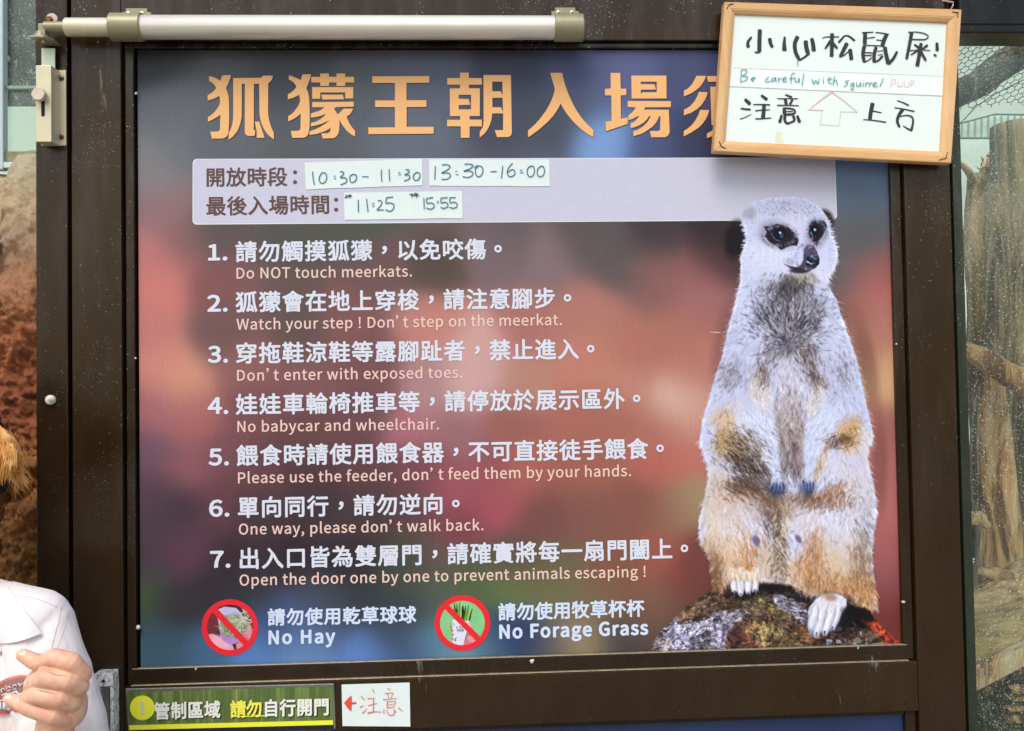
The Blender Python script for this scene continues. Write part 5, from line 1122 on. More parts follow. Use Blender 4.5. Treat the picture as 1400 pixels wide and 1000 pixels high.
# ================================================================== LEFT OF THE DOOR
# window behind
lw = thing('side_window', P(20, 120, -.12), 'greenish side window left of the door, above the sandstone rock', 'window')
WDp = -.10
M_LWF = plain('pale_window_frame', (196, 208, 212), .4, .2, .08)
bxp('frame_post', -40, -60, 4.2, 232, WDp+.012, WDp-.003, M_LWF, lw, .002)
bxp('glazing_bar', 5.0, 117.5, 75, 121.5, WDp+.004, WDp-.004, plain('pale_green_bar2', (150, 178, 160), .4), lw, .0005)
bxp('sill', 4.4, 207, 90, 221, WDp+.006, WDp-.05, plain('mossy_sill', (150, 148, 112), .8, 0, .2, 90), lw, .001)
bxp('lower_rail', 4.4, 221.6, 90, 229, WDp+.012, WDp-.05, plain('pale_blue_rail', (206, 226, 226), .5), lw, .001)
slab('pane', [P(x, y, WDp) for x, y in ((5,-60),(90,-60),(90,207),(5,207))], .004, glass('left_glass', (.90, .97, .92), .45, .16), lw)
bk = thing('inner_panel', P(20, 160, -.32), 'pale green panel seen low behind the left window', 'panel')
slab('board', [P(x, y, -.32) for x, y in ((-80,146),(160,146),(160,300),(-80,300))], .01, plain('pale_mint_panel', (206, 222, 208), .6, 0, .06, 8), bk)
def leafmass(name, centre, rad, n, size, mat, label, cat, seed=1):
    g = random.Random(seed); bm = bmesh.new()
    for _ in range(n):
        a = Vector((g.gauss(0, 1), g.gauss(0, 1), g.gauss(0, 1))).normalized()*g.random()**.4
        c = centre+Vector((a.x*rad[0], a.y*rad[1], a.z*rad[2])); s = size*g.uniform(.5, 1.3)
        R_ = Matrix.Rotation(g.uniform(0, 6.3), 3, 'Z') @ Matrix.Rotation(g.uniform(-1.2, 1.2), 3, 'X')
        p = [Vector((-.0, -1, 0)), Vector((.34, -.2, .08)), Vector((0, 1, -.1)), Vector((-.34, -.2, .08))]
        bm.faces.new([bm.verts.new(c+R_ @ (q*s)) for q in p])
    me = bpy.data.meshes.new(name); bm.to_mesh(me); bm.free()
    return me
t = NT('dark_leaf'); t.set(Base_Color=t.ramp(t.noise(20, 3, .6), [(.3, (.020, .045, .022, 1)), (.7, (.08, .13, .06, 1))]), Roughness=.5); M_LEAF = t.m
hd = thing('window_reflection_leaves', P(40, 60, -.55), 'dark green leaves standing in for a foliage reflection in the upper left window', 'bush')
link('foliage', leafmass('f', P(20, 40, -.45), (.34, .14, .16), 2600, .022, M_LEAF, '', '', 3), hd, M_LEAF)  # leaf mass added behind the pane in place of mirrored foliage
tube('stem', [P(30, 330, -.45), P(32, 160, -.45), P(25, 20, -.46)], [.012, .009, .004], plain('bark_thin', (84, 66, 46), .8), hd, 8)
bw = thing('back_wall', P(20, 100, -.8), 'dull green wall far behind the left window', 'wall')
slab('panel', [P(x, y, -.8) for x, y in ((-500,-300),(160,-300),(160,400),(-500,400))], .02, plain('dull_green', (112, 134, 112), .8, 0, .2, 5), bw)

# sculpted sandstone rock
rw = thing('sandstone_rock', P(20, 600, 0), 'rough orange sandstone rock standing left of the door frame', 'rock')
bm = bmesh.new(); nx_, ny_ = 96, 560
x0w, x1w = ux(-120, 500, 0), ux(80, 500, 0); ztop = vz(20, 214, 0)
grid = []
for j in range(ny_+1):
    row = []
    for i in range(nx_+1):
        s, tt = i/nx_, j/ny_
        x = x0w+(x1w-x0w)*s; top = ztop+.036-.055*max(0, (x-ux(2, 230, 0)))/.05 + .02*noise.noise(Vector((x*9, 0, 2)))
        if s < .5: top = ztop+.05*noise.noise(Vector((x*3, 1, 2)))*(1-2*s)
        z = top*(1-tt)
        over = min(1.0, (top-z)/.13)
        y = .155-.115*math.sqrt(max(0, 1-(1-over)**2))
        pz = Vector((x, 0, z))
        y -= .040*noise.fractal(pz*5+Vector((3, 1, 0)), 1.0, 2.0, 3)
        rg = noise.ridged_multi_fractal(Vector((x*13, 3, z*17)), 1.0, 2.1, 5, 1.0, 2.0)
        y -= (.006 if over < .8 else .011)*(rg-1)
        low = min(1, max(0, (1.62-z)/.25))
        y += (.003+.008*low)*noise.fractal(Vector((x*55, 5, z*62)), .8, 2.0, 5)
        y += .007*low*abs(noise.noise(Vector((x*28+4, 9, z*34))))
        y += (.0012+.0052*low)*noise.fractal(Vector((x*135, 2, z*150)), .7, 2.0, 3)
        y = max(y, .004)
        row.append(bm.verts.new((x, y, z)))
    grid.append(row)
for j in range(ny_):
    for i in range(nx_): bm.faces.new((grid[j][i], grid[j+1][i], grid[j+1][i+1], grid[j][i+1]))
bv_ = [bm.verts.new((v.co.x, .45, v.co.z)) for v in grid[0]]
for i in range(nx_): bm.faces.new((grid[0][i], grid[0][i+1], bv_[i+1], bv_[i]))
me = from_bm(bm); ro = link('rock_face', me, rw, None, True)
t = NT('sandstone')
sep = t.n('SeparateXYZ'); geo = t.n('NewGeometry'); t.l(geo.outputs['Position'], sep.inputs[0])
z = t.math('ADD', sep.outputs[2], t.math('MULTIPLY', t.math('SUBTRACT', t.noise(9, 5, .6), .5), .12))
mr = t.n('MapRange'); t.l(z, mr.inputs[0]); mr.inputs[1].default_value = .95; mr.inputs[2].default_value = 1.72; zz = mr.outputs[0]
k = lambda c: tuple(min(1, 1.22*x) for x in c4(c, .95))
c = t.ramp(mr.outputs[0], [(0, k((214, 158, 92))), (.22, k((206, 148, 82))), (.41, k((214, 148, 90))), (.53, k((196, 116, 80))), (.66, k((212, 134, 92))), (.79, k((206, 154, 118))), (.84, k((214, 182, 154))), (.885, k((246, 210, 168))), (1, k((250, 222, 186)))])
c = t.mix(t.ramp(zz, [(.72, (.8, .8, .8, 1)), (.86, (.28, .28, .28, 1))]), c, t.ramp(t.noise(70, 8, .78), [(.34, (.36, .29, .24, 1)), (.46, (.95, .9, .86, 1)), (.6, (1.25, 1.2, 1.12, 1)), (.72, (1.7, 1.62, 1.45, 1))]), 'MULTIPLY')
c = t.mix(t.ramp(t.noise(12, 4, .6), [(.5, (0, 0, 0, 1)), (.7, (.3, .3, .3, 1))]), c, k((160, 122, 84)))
t.set(Base_Color=c, Roughness=.8); t.bump(t.noise(90, 8, .8), 1.0, .02); t.b.inputs['Specular IOR Level'].default_value = .3
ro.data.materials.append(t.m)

# ================================================================== RIGHT OF THE DOOR: glazed enclosure
rg_ = thing('enclosure_glass', P(1360, 1000, -.02), 'tall dusty glass pane of the animal enclosure right of the door', 'glass pane')
slab('pane', [Vector((xk1+.0005, .012, 2.1)), Vector((xk1+.9, .012, 2.1)), Vector((xk1+.9, .012, .02)), Vector((xk1+.0005, .012, .02))], .006, glass('dusty_glass', (.96, .98, .95), .55, .035), rg_)
# bark
def bark(name, cs, scale=1.0, stretch=(1, 1, .18)):
    t = NT(name); n = t.noise(22*scale, 7, .7, stretch, .8); n2 = t.noise(7*scale, 4, .6, (1, 1, .4))
    c = t.ramp(n, [(.36, c4(np.array(cs[0])*.55)), (.44, c4(cs[0])), (.49, c4(cs[1])), (.55, c4(cs[2])), (.64, c4(cs[3]))])
    c = t.mix(t.ramp(n2, [(.45, (0, 0, 0, 1)), (.66, (.7, .7, .7, 1))]), c, c4(cs[4]))
    t.set(Base_Color=c, Roughness=.8); t.bump(n, 1.0, .02); return t.m
BK1 = bark('grey_green_bark', [(86, 72, 54), (146, 126, 96), (182, 160, 124), (218, 196, 158), (142, 138, 98)])
BK2 = bark('tan_bark', [(110, 80, 54), (206, 162, 106), (244, 206, 148), (255, 238, 196), (186, 128, 84)], 1.2)
BK3 = bark('pale_wood', [(170, 126, 84), (232, 190, 136), (250, 220, 170), (255, 240, 200), (206, 170, 124)], 1.4)
def limb(name, pts, radii, mat, par, seg=22, rough=.10, sub=8, fine=.25):
    q = []; rr = []
    for i in range(len(pts)-1):
        for k in range(sub):
            tt = k/sub; q.append(pts[i].lerp(pts[i+1], tt)); rr.append(radii[i]*(1-tt)+radii[i+1]*tt)
    q.append(pts[-1]); rr.append(radii[-1]); sd = random.random()*50
    q = [p+Vector((noise.noise(p*6+Vector((sd, 0, 0))), 0, noise.noise(p*6+Vector((0, sd, 0)))))*rr[i]*.25 for i, p in enumerate(q)]
    bm = tube_bm(q, rr, seg); c = [sum((v.co for v in bm.verts), Vector())/len(bm.verts)]
    for i in range(len(q)):
        for k in range(seg):
            bm.verts.ensure_lookup_table(); v = bm.verts[i*seg+k]; ctr = q[i]; d = v.co-ctr
            n = noise.fractal(Vector((math.cos(k/seg*6.28)*1.3+sd, math.sin(k/seg*6.28)*1.3, i*.18)), .8, 2.0, 3)
            g_ = .5+.5*math.sin(k/seg*6.283*5+sd+noise.noise(Vector((i*.1, sd, 0)))*3)
            v.co = ctr+d*(1+rough*n+fine*.18*g_)
    return link(name, from_bm(bm), par, mat, True)
def logt(name, pts, radii, mat, label, cat='log', **k):
    r = thing(name, pts[0], label, cat); return r, limb('trunk', pts, radii, mat, r, **k)
tr1, _ = logt('tree_stump', [P(1395, 1180, -.35), P(1396, 700, -.35), P(1402, 400, -.35), P(1388, 172, -.35)], [.085, .074, .066, .042], BK1, 'thick sawn-off tree trunk behind the glass, tallest on the right', 'tree trunk', seg=28, sub=14)
tp = P(1388, 172, -.35)
tr2, _ = logt('tree_stump', [P(1372, 1180, -.28), P(1370, 780, -.28), P(1364, 640, -.28), P(1352, 505, -.28)], [.034, .033, .030, .020], BK2, 'pale tan trunk leaning in front of the thick one, lower right', 'tree trunk')
tr3, _ = logt('tree_stump', [P(1342, 700, -.5), P(1341, 470, -.5), P(1337, 330, -.5), P(1334, 238, -.5)], [.016, .026, .024, .016], BK1, 'slim grey forked trunk between door edge and thick trunk', 'tree trunk')
for pts, rr in (([P(1338, 262, -.5), P(1350, 240, -.46), P(1366, 226, -.44)], [.011, .009, .005]), ([P(1334, 250, -.5), P(1322, 232, -.47), P(1312, 222, -.46)], [.009, .007, .004]), ([P(1346, 232, -.45), P(1352, 215, -.45), P(1362, 203, -.45)], [.008, .006, .005])):
    limb('branch', pts, rr, BK3, tr3, 12, .1, 6)
b1, _ = logt('fallen_branch', [P(1314, 474, -.22), P(1340, 488, -.21), P(1375, 512, -.20), P(1440, 540, -.19)], [.011, .017, .019, .024], BK2, 'thick branch slanting down across the trunks at mid height', 'branch', seg=18)
limb('side_twig', [P(1322, 476, -.215), P(1316, 470, -.20), P(1313, 466, -.19)], [.006, .004, .002], BK3, b1, 8)
for q, lab in (((P(1310, 712, -.2), P(1338, 708, -.2), P(1352, 722, -.19)), 'small broken pale branch low beside the door edge'), ((P(1336, 780, -.18), P(1362, 786, -.17), P(1392, 800, -.16)), 'pale stub pointing left under the trunks')):
    logt('broken_branch', list(q), [.012, .011, .004] if lab[0] == 's' else [.006, .012, .018], BK3, lab, 'branch', seg=12, rough=.25)
lg, _ = logt('fallen_log', [P(1300, 905, -.16), P(1350, 880, -.16), P(1470, 815, -.17)], [.070, .074, .078], bark('log_bark', [(104, 82, 54), (180, 148, 102), (214, 180, 130), (240, 210, 160), (160, 148, 98)], 1.0, (.3, 1, 1)), 'wide fallen log lying across the bottom right of the enclosure', 'log', seg=30)
bd = thing('sawn_board', P(1330, 930, -.07), 'long pale sawn board leaning diagonally in front of the log', 'board')
slab('plank', [P(x, y, -.06) for x, y in ((1318,930),(1392,888),(1480,846),(1480,868),(1400,912),(1331,948),(1318,950))], .02, BK3, bd, .002)
for i, (y0, y1) in enumerate(((940, 947), (953, 960), (966, 974), (978, 990))):
    s_ = thing('wood_slat', P(1385, y0, -.05), ['topmost of four pale wood slats at the lower right corner', 'second from top of four pale slats, lower right corner', 'third from top of four pale slats, lower right corner', 'lowest and widest of four pale slats, lower right corner'][i], 'wood slat', 'pale slats at the lower right')
    slab('plank', [P(x, y, -.05-.012*i) for x, y in ((1382-i*3, y0+2), (1389-i*3, y0), (1470, y0-3), (1470, y1-3), (1388-i*3, y1))], .012, BK3, s_, .0015)
# tyre and timber wall seen in the gap
ty = thing('rubber_tyre', P(1330, 690, -.55), 'black ribbed rubber tyre in the gap beside the tan trunk', 'tyre')
bm = bmesh.new(); c0 = P(1322, 716, -.55); R0, r0 = .052, .026; rings = []
for i in range(64):
    a = 2*math.pi*i/64; rr = r0*(1+.10*(i % 2)); ring_ = []
    for k in range(14):
        b_ = 2*math.pi*k/14; rad = R0+rr*math.cos(b_)*.55
        ring_.append(bm.verts.new(c0+Vector((rad*math.cos(a), rr*1.4*math.sin(b_), rad*math.sin(a)))))
    rings.append(ring_)
for i in range(64):
    for k in range(14): bm.faces.new((rings[i][k], rings[(i+1) % 64][k], rings[(i+1) % 64][(k+1) % 14], rings[i][(k+1) % 14]))
link('tread', from_bm(bm), ty, plain('black_rubber', (46, 52, 50), .5, 0, .3, 200), True)
bwz = thing('timber_wall', P(1330, 660, -.8), 'low brown timber wall behind the gap, left of the trunks', 'wall')
M_TIM = bark('brown_timber', [(84, 62, 46), (118, 90, 70), (136, 106, 84), (150, 120, 96), (100, 80, 64)], 1.0, (.1, 1, 1))
for i, (y0, y1) in enumerate(((628, 641), (642, 651), (652, 664), (665, 690), (691, 740))):
    slab('plank', [P(x, y, -.8+.004*(i % 2)) for x, y in ((1200, y0), (1900, y0), (1900, y1-.8), (1200, y1-.8))], .03, M_TIM, bwz, .002)
# pale far wall, greenhouse and netting
fw = thing('greenhouse', P(1360, 300, -2.2), 'pale mint ribbed greenhouse far behind the tree trunks', 'greenhouse')
M_MINT = plain('mint_panel', (206, 224, 212), .5, 0, .04, 3, .95)
M_MINT2 = plain('mint_rib', (170, 196, 186), .5, 0, .05, 3, .95)
slab('wall', [P(x, y, -2.2) for x, y in ((1150,190),(1700,190),(1700,1000),(1150,1000))], .03, M_MINT, fw)
slab('roof', [P(x, y, -2.0) for x, y in ((1240,188),(1360,156),(1470,158),(1620,188))], .03, M_MINT, fw)
for k in range(24):
    x = 1262+k*9
    yt = 156+abs(x-1360)*.26 if x < 1360 else 157+max(0, x-1470)*.2
    if yt > 184: continue
    slab('rib', [P(a_, b_, -1.985) for a_, b_ in ((x, yt+1), (x+1.0, yt+1), (x+1.0, 188), (x, 188))], .012, M_MINT2, fw)
tube('ridge_trim', [P(1240, 188.5, -1.97), P(1360, 156.5, -1.97), P(1470, 158.5, -1.97)], .0035, plain('grey_trim', (110, 130, 124), .5), fw, 6)
tube('eave_trim', [P(1240, 189, -1.96), P(1620, 189, -1.96)], .004, plain('grey_trim', (110, 130, 124), .5), fw, 6)
nt_ = thing('bird_netting', P(1340, 80, -.7), 'dark twisted wire netting stretched overhead behind the glass', 'netting')
bm = bmesh.new(); ND = -.62
cw, chh = 10.5, 6.4
def nz(x, y):
    return P(x+random.uniform(-.7, .7), y-.38*(x-1360)+random.uniform(-.5, .5)+.012*(x-1330)*math.sin(y*.1), ND)
for r_ in range(-8, 26):
    for c_ in range(-1, 30):
        x = 1298+c_*cw+(cw/2 if r_ % 2 else 0); y = 50+r_*chh; ye = y-.38*(x-1360)
        if not (46 < ye < 150-(x-1310)*.12): continue
        a0, a1, a2 = nz(x, y), nz(x+cw/2, y+chh*.34), nz(x+cw, y); a3 = nz(x+cw/2, y+chh)
        for q0, q1 in ((a0, a1), (a1, a2), (a1, a3)): tube_bm([q0, q1], .0008, 4, bm)
link('wire_mesh', from_bm(bm), nt_, plain('dark_wire', (58, 66, 60), .5, .3))['kind'] = 'stuff'
sagw = thing('sagging_wire', P(1310, 170, -.61), 'thin dark wire sagging below the netting', 'wire')
tube('wire', [P(1296, 182, -.61), P(1318, 164, -.61), P(1334, 146, -.61), P(1362, 128, -.61), P(1410, 104, -.61)], .0013, plain('dark_wire', (58, 66, 60), .5, .3), sagw, 6)
bmx, _ = logt('overhead_log', [P(1285, 140, -.9), P(1340, 112, -.9), P(1372, 88, -.9), P(1460, 40, -.9)], [.032, .032, .034, .036], bark('lichen_bark', [(62, 60, 50), (88, 86, 74), (110, 110, 98), (150, 156, 150), (84, 82, 64)]), 'grey lichened log slanting high behind the netting', 'log', seg=20)
bh = thing('far_bush', P(1345, 290, -1.4), 'dark bluish green bush between the slim and thick trunks', 'bush')
M_LEAF2 = plain('blue_green_leaf', (76, 98, 84), .6, 0, .5, 20)
link('foliage', leafmass('f', P(1352, 296, -1.3), (.05, .06, .17), 500, .022, None, '', '', 8), bh, M_LEAF2)
tube('stem', [Vector((P(1352, 430, -1.3).x, 1.3, .0)), P(1352, 300, -1.3)], [.014, .005], BK1, bh, 8)
gb = thing('ground_plants', P(1370, 900, -.5), 'tangled green and straw undergrowth beneath the trunks', 'undergrowth'); gb['kind'] = 'stuff'
link('leaves', leafmass('f', P(1390, 850, -.62), (.34, .16, .22), 3500, .02, None, '', '', 9), gb, plain('undergrowth_green', (96, 108, 66), .7, 0, .6, 12))
link('leaves', leafmass('f', P(1370, 960, -.13), (.16, .07, .09), 1600, .012, None, '', '', 19), gb, plain('moss_green', (70, 88, 52), .7, 0, .5, 14))
ew = thing('enclosure_back_wall', P(1400, 60, -2.9), 'pale sky-lit backdrop wall beyond the greenhouse', 'wall')
slab('panel', [P(x, y, -2.9) for x, y in ((1000,-100),(1900,-100),(1900,300),(1000,300))], .03, plain('pale_grey_wall', (186, 200, 190), .7, 0, .08, 2, .95), ew)

# ================================================================== ground
gm = NT('concrete_paving'); gm.set(Base_Color=gm.ramp(gm.noise(3, 6, .6), [(.3, (.22, .20, .17, 1)), (.7, (.34, .31, .27, 1))]), Roughness=.85)
me = bpy.data.meshes.new('ground'); R = 60
me.from_pydata([(-R, -R, 0), (R, -R, 0), (R, R, 0), (-R, R, 0)], [], [(0, 1, 2, 3)]); g_ = link('ground', me, None, gm.m); g_['kind'] = 'structure'
#@@PERSON

# ================================================================== THE PERSON
def field_mesh(parts, vox, smooth=3, disp=None):
    """union of tapered capsules and ellipsoids grown into one continuous skin (voxel remesh)"""
    bm = bmesh.new()
    for p in parts:
        if p[0] == 'c':
            _, pts, rr = p
            tube_ball(bm, pts, rr)
        else:
            _, c, r, rot = p
            t = bmesh.new(); bmesh.ops.create_icosphere(t, subdivisions=4, radius=1)
            R_ = Matrix.Rotation(rot[1], 3, rot[0]) if rot else Matrix.Identity(3)
            for v in t.verts: v.co = c + R_ @ Vector((v.co.x*r[0], v.co.y*r[1], v.co.z*r[2]))
            m_ = bpy.data.meshes.new('t'); t.to_mesh(m_); t.free(); bm.from_mesh(m_); bpy.data.meshes.remove(m_)
    me = bpy.data.meshes.new('body'); bm.to_mesh(me); bm.free()
    o = bpy.data.objects.new('tmp', me); COL.objects.link(o)
    m1 = o.modifiers.new('r', 'REMESH'); m1.mode = 'VOXEL'; m1.voxel_size = vox; m1.adaptivity = 0
    m2 = o.modifiers.new('s', 'SMOOTH'); m2.factor = .5; m2.iterations = smooth
    dg = bpy.context.evaluated_depsgraph_get(); dg.update()
    out = bpy.data.meshes.new_from_object(o.evaluated_get(dg)); bpy.data.objects.remove(o)
    if disp:
        nn = [v.normal.copy() for v in out.vertices]; cc = [v.co.copy() for v in out.vertices]; flat_ = []
        for c_, n_ in zip(cc, nn): flat_.extend(c_ + disp(c_, n_))
        out.vertices.foreach_set('co', flat_); out.update()
    return out
def tube_ball(bm, pts, rr, seg=20):
    pts = [Vector(p) for p in pts]; q = []; r2 = []
    n = 8
    for i in range(len(pts)-1):
        for k in range(n): q.append(pts[i].lerp(pts[i+1], k/n)); r2.append(rr[i]+(rr[i+1]-rr[i])*k/n)
    q.append(pts[-1]); r2.append(rr[-1])
    d0 = (q[0]-q[1]).normalized(); d1 = (q[-1]-q[-2]).normalized(); h = []; hr = []
    for a in (88, 70, 50, 30): h.append(q[0]+d0*r2[0]*math.sin(math.radians(a))); hr.append(r2[0]*math.cos(math.radians(a)))
    e = []; er = []
    for a in (30, 50, 70, 88): e.append(q[-1]+d1*r2[-1]*math.sin(math.radians(a))); er.append(r2[-1]*math.cos(math.radians(a)))
    tube_bm(h+q+e, hr+r2+er, seg, bm)
person = thing('person', Vector((P(-60, 900, .16).x, P(0, 0, .16).y, 0)), 'person in white collared shirt with fist raised at the chest, light brown hair', 'person')
t = NT('skin'); t.set(Base_Color=t.ramp(t.noise(75, 5, .65), [(.3, c4((226, 160, 132), .92)), (.5, c4((236, 180, 150), .92)), (.7, c4((242, 196, 168), .92))]), Roughness=.48)
t.b.inputs['Subsurface Weight'].default_value = .12; t.b.inputs['Subsurface Radius'].default_value = (.01, .004, .002); t.b.inputs['Subsurface Scale'].default_value = .5
t.bump(t.noise(600, 3, .6), .10, .0006); M_SKIN = t.m
hdp = .29
H = lambda x, y, d=hdp: P(x, y, d)
mm = .00072
hand = [
 ('c', [H(112,922,hdp+.004), H(98,906,hdp+.012), H(74,899,hdp+.014), H(56,906,hdp+.006)], [13.5*mm, 14*mm, 12.5*mm, 10.5*mm]),
 ('c', [H(108,938,hdp+.004), H(92,930,hdp+.014), H(62,926,hdp+.017), H(44,935,hdp+.008)], [14*mm, 15*mm, 14*mm, 11.5*mm]),
 ('c', [H(98,960,hdp+.003), H(82,954,hdp+.013), H(52,950,hdp+.016), H(33,957,hdp+.007)], [14*mm, 14.5*mm, 13.5*mm, 11*mm]),
 ('c', [H(88,982,hdp+.0), H(72,978,hdp+.010), H(40,968,hdp+.014), H(22,959,hdp+.010), H(12,955,hdp+.006)], [13*mm, 13.5*mm, 12*mm, 9.5*mm, 8*mm]),
 ('c', [H(84,918,hdp-.008), H(62,908,hdp-.002), H(46,904,hdp+.001), H(31,896,hdp+.002)], [15*mm, 13*mm, 11.5*mm, 9*mm]),
 ('e', H(88,955,hdp-.010), (30*mm, .017, 44*mm), ('Y', -.35)),
 ('e', H(62,940,hdp-.014), (30*mm, .014, 32*mm), None),
 ('c', [H(78,985,hdp-.014), H(66,1030,hdp-.02), H(52,1120,hdp-.03)], [27*mm, 25*mm, 29*mm]),
]
hm = field_mesh(hand, .0010, 1)
ln = lambda x, y, d: P(x, y, d)
elbow = H(40, 1330, hdp-.06); sho = P(44, 862, .16)
body = [
 ('c', [H(60,1060,hdp-.024), H(50,1180,hdp-.035), elbow], [.021, .028, .036]),
 ('c', [elbow, P(50, 1150, .20), sho], [.035, .033, .030]),
 ('e', P(-70, 1010, .12), (.11, .085, .14), ('Z', .35)), ('e', P(-60, 1300, .12), (.12, .085, .24), ('Z', .35)), ('e', P(-60, 1560, .12), (.15, .10, .16), ('Z', .3)),
 ('c', [P(-85, 850, .12), P(-100, 740, .13)], [.044, .044]),
 ('c', [P(-70, 850, .12), sho], [.036, .030]), ('c', [P(-60, 840, .12), P(-215, 870, .05)], [.045, .038]), ('c', [P(-215, 870, .05), P(-250, 1250, .05)], [.038, .034]), ('c', [P(-250, 1250, .05), P(-180, 1450, .12)], [.034, .026]),
 ('e', P(-104, 640, .15), (.072, .092, .105), None), ('e', P(-108, 690, .17), (.055, .07, .065), None), ('e', P(-115, 650, .245), (.010, .014, .014), None), ('e', P(-38, 645, .14), (.012, .010, .022), None),
 ('c', [P(-20, 1600, .12), P(-15, 2050, .12)], [.075, .05]), ('c', [P(-110, 1600, .12), P(-115, 2050, .12)], [.075, .05]),
 ('c', [P(-15, 2050, .12), P(-15, 2300, .12)], [.05, .04]), ('c', [P(-115, 2050, .12), P(-115, 2300, .12)], [.05, .04]),
]
bmh = field_mesh(body, .006, 3)
j = bmesh.new(); j.from_mesh(bmh); j.from_mesh(hm)
for v in j.verts: v.co.z = max(v.co.z, .004)
me = bpy.data.meshes.new('body'); j.to_mesh(me); j.free()
link('body', me, person, M_SKIN, True)
# nails of thumb and little finger tip
M_NAIL = plain('nail', (250, 226, 210), .3, 0, .02)
# dark lines paint the shade between fingers and in creases; nails follow
from mathutils.bvhtree import BVHTree
camp = Vector((CC[0], CC[2], Z0-CC[1]))
_hb = bmesh.new(); _hb.from_mesh(bpy.data.objects['body'].data); hbvh = BVHTree.FromBMesh(_hb); hoff = Vector(person.location)
def on_hand(px, py, lift=0.0):
    d = (P(px, py, 0)-camp).normalized(); h = hbvh.ray_cast(camp-hoff, d)
    return (h[0]+hoff-d*lift) if h[0] is not None else P(px, py, hdp)
M_CRS = plain('crease_shade', (176, 104, 84), .6, 0, .05, 200, .9)
def crease(pts, r=.00032):
    q = [on_hand(Vector(pts[i]).lerp(Vector(pts[i+1]), k/5).x, Vector(pts[i]).lerp(Vector(pts[i+1]), k/5).y, -.00012) for i in range(len(pts)-1) for k in range(5)]+[on_hand(*pts[-1], -.00012)]
    n = len(q); link('crease_shade', from_bm(tube_bm(q, [r*(.25+.75*math.sin(math.pi*(i+.5)/n)) for i in range(n)], 6)), person, M_CRS, True)
crease([(64, 918), (76, 923), (90, 925)], .0005); crease([(46, 943), (62, 946), (79, 950)], .0005); crease([(44, 963), (58, 968), (73, 972)], .0005)
crease([(50, 908), (51, 912), (50, 916)]); crease([(40, 926), (38, 932), (38, 938)]); crease([(84, 957), (88, 961), (90, 966)], .00025); crease([(30, 948), (27, 954), (27, 960)])
def nail(pts):
    q = [on_hand(x, y, .0004) for x, y in pts]; c = sum(q, Vector())/len(q); bm = bmesh.new(); cv_ = bm.verts.new(c+Vector((0, -.0005, 0))); vv = [bm.verts.new(p) for p in q]
    for i in range(len(vv)): bm.faces.new((cv_, vv[i], vv[(i+1) % len(vv)]))
    link('nail', from_bm(bm), person, M_NAIL, True)
nail([(25, 892), (28, 889), (33, 889), (35, 892), (33, 896), (28, 896)]); nail([(7, 953), (10, 949), (15, 950), (16, 954), (12, 957), (8, 956)])
# shirt
t = NT('white_cotton')
t.set(Base_Color=t.ramp(t.noise(9, 4, .5), [(.3, c4((238, 228, 227), .90)), (.7, c4((244, 236, 235), .90))]), Roughness=.85)
wv = t.n('TexWave', wave_type='BANDS'); wv.inputs['Scale'].default_value = 900
t.bump(t.math('ADD', t.noise(28, 4, .55, (1, 1, .5), .6), t.math('MULTIPLY', t.noise(900, 2, .5), .12)), .55, .004)
t.b.inputs['Sheen Weight'].default_value = .2; M_SH = t.m
shirt = [
 ('c', [P(-70, 840, .13), P(-4, 840, .155), P(54, 850, .18)], [.045, .0415, .0375]),
 ('c', [P(54, 852, .18), P(64, 915, .19), P(90, 1010, .20), P(104, 1090, .20)], [.0375, .0415, .0455, .047]),
 ('e', P(-55, 1000, .145), (.128, .105, .165), ('Z', .35)), ('e', P(-55, 1250, .13), (.14, .105, .24), ('Z', .35)),
 ('c', [P(-70, 838, .13), P(-210, 870, .06)], [.05, .044]), ('c', [P(-210, 870, .06), P(-240, 1080, .05)], [.045, .048]),
]
def wrinkle(c, n):
    a = noise.fractal(Vector((c.x*16, c.y*9, c.z*11+c.x*8)), .9, 2.0, 3)
    b = noise.noise(Vector((c.x*34+c.z*16, c.y*8, c.z*9)))
    return n*(.0040*a+.0080*max(0, b)**2-.0030*max(0, noise.noise(Vector((c.x*50-c.z*30, 3, c.z*22)))))
sm = field_mesh(shirt, .0026, 6, wrinkle); link('shirt', sm, person, M_SH, True)
# surface depth of the shirt under a pixel
_b = bmesh.new(); _b.from_mesh(sm)
bvh = BVHTree.FromBMesh(_b); shift = Vector(person.location)
def on_shirt(px, py, lift=.001):
    d = (P(px, py, 0)-camp).normalized(); h = bvh.ray_cast(camp-shift, d)
    if h[0] is None: return P(px, py, .2)
    return h[0]+shift-d*lift
# collar wings
def sheet(name, rows, mat, par, th=.0016):
    bm = bmesh.new(); g = [[bm.verts.new(p) for p in r] for r in rows]
    for a in range(len(g)-1):
        for b in range(len(g[0])-1): bm.faces.new((g[a][b], g[a+1][b], g[a+1][b+1], g[a][b+1]))
    bmesh.ops.recalc_face_normals(bm, faces=bm.faces)
    if sum((f.normal.y for f in bm.faces)) > 0: bmesh.ops.reverse_faces(bm, faces=bm.faces)
    bmesh.ops.solidify(bm, geom=list(bm.faces), thickness=th)
    return autosmooth(link(name, from_bm(bm), par, mat), 50)
def wing(A, B_, C_, D_, lift0, lift1):
    rows = []
    for i in range(13):
        s = i/12; r = []
        for k in range(13):
            tt = k/12
            top = Vector(A).lerp(Vector(B_), s); bot = Vector(D_).lerp(Vector(C_), s); q = top.lerp(bot, tt)
            bow = math.sin(tt*math.pi)*2.5*s
            r.append(on_shirt(q.x-bow*.2, q.y+bow*.0+math.sin(s*math.pi)*5*tt, lift0+(lift1-lift0)*tt))
        rows.append(r)
    return sheet('collar', rows, M_SH, person)
wing((-30, 792), (10, 803), (57, 866), (-14, 880), .003, .0055)
wing((-34, 800), (-60, 800), (-90, 880), (-22, 884), .003, .006)
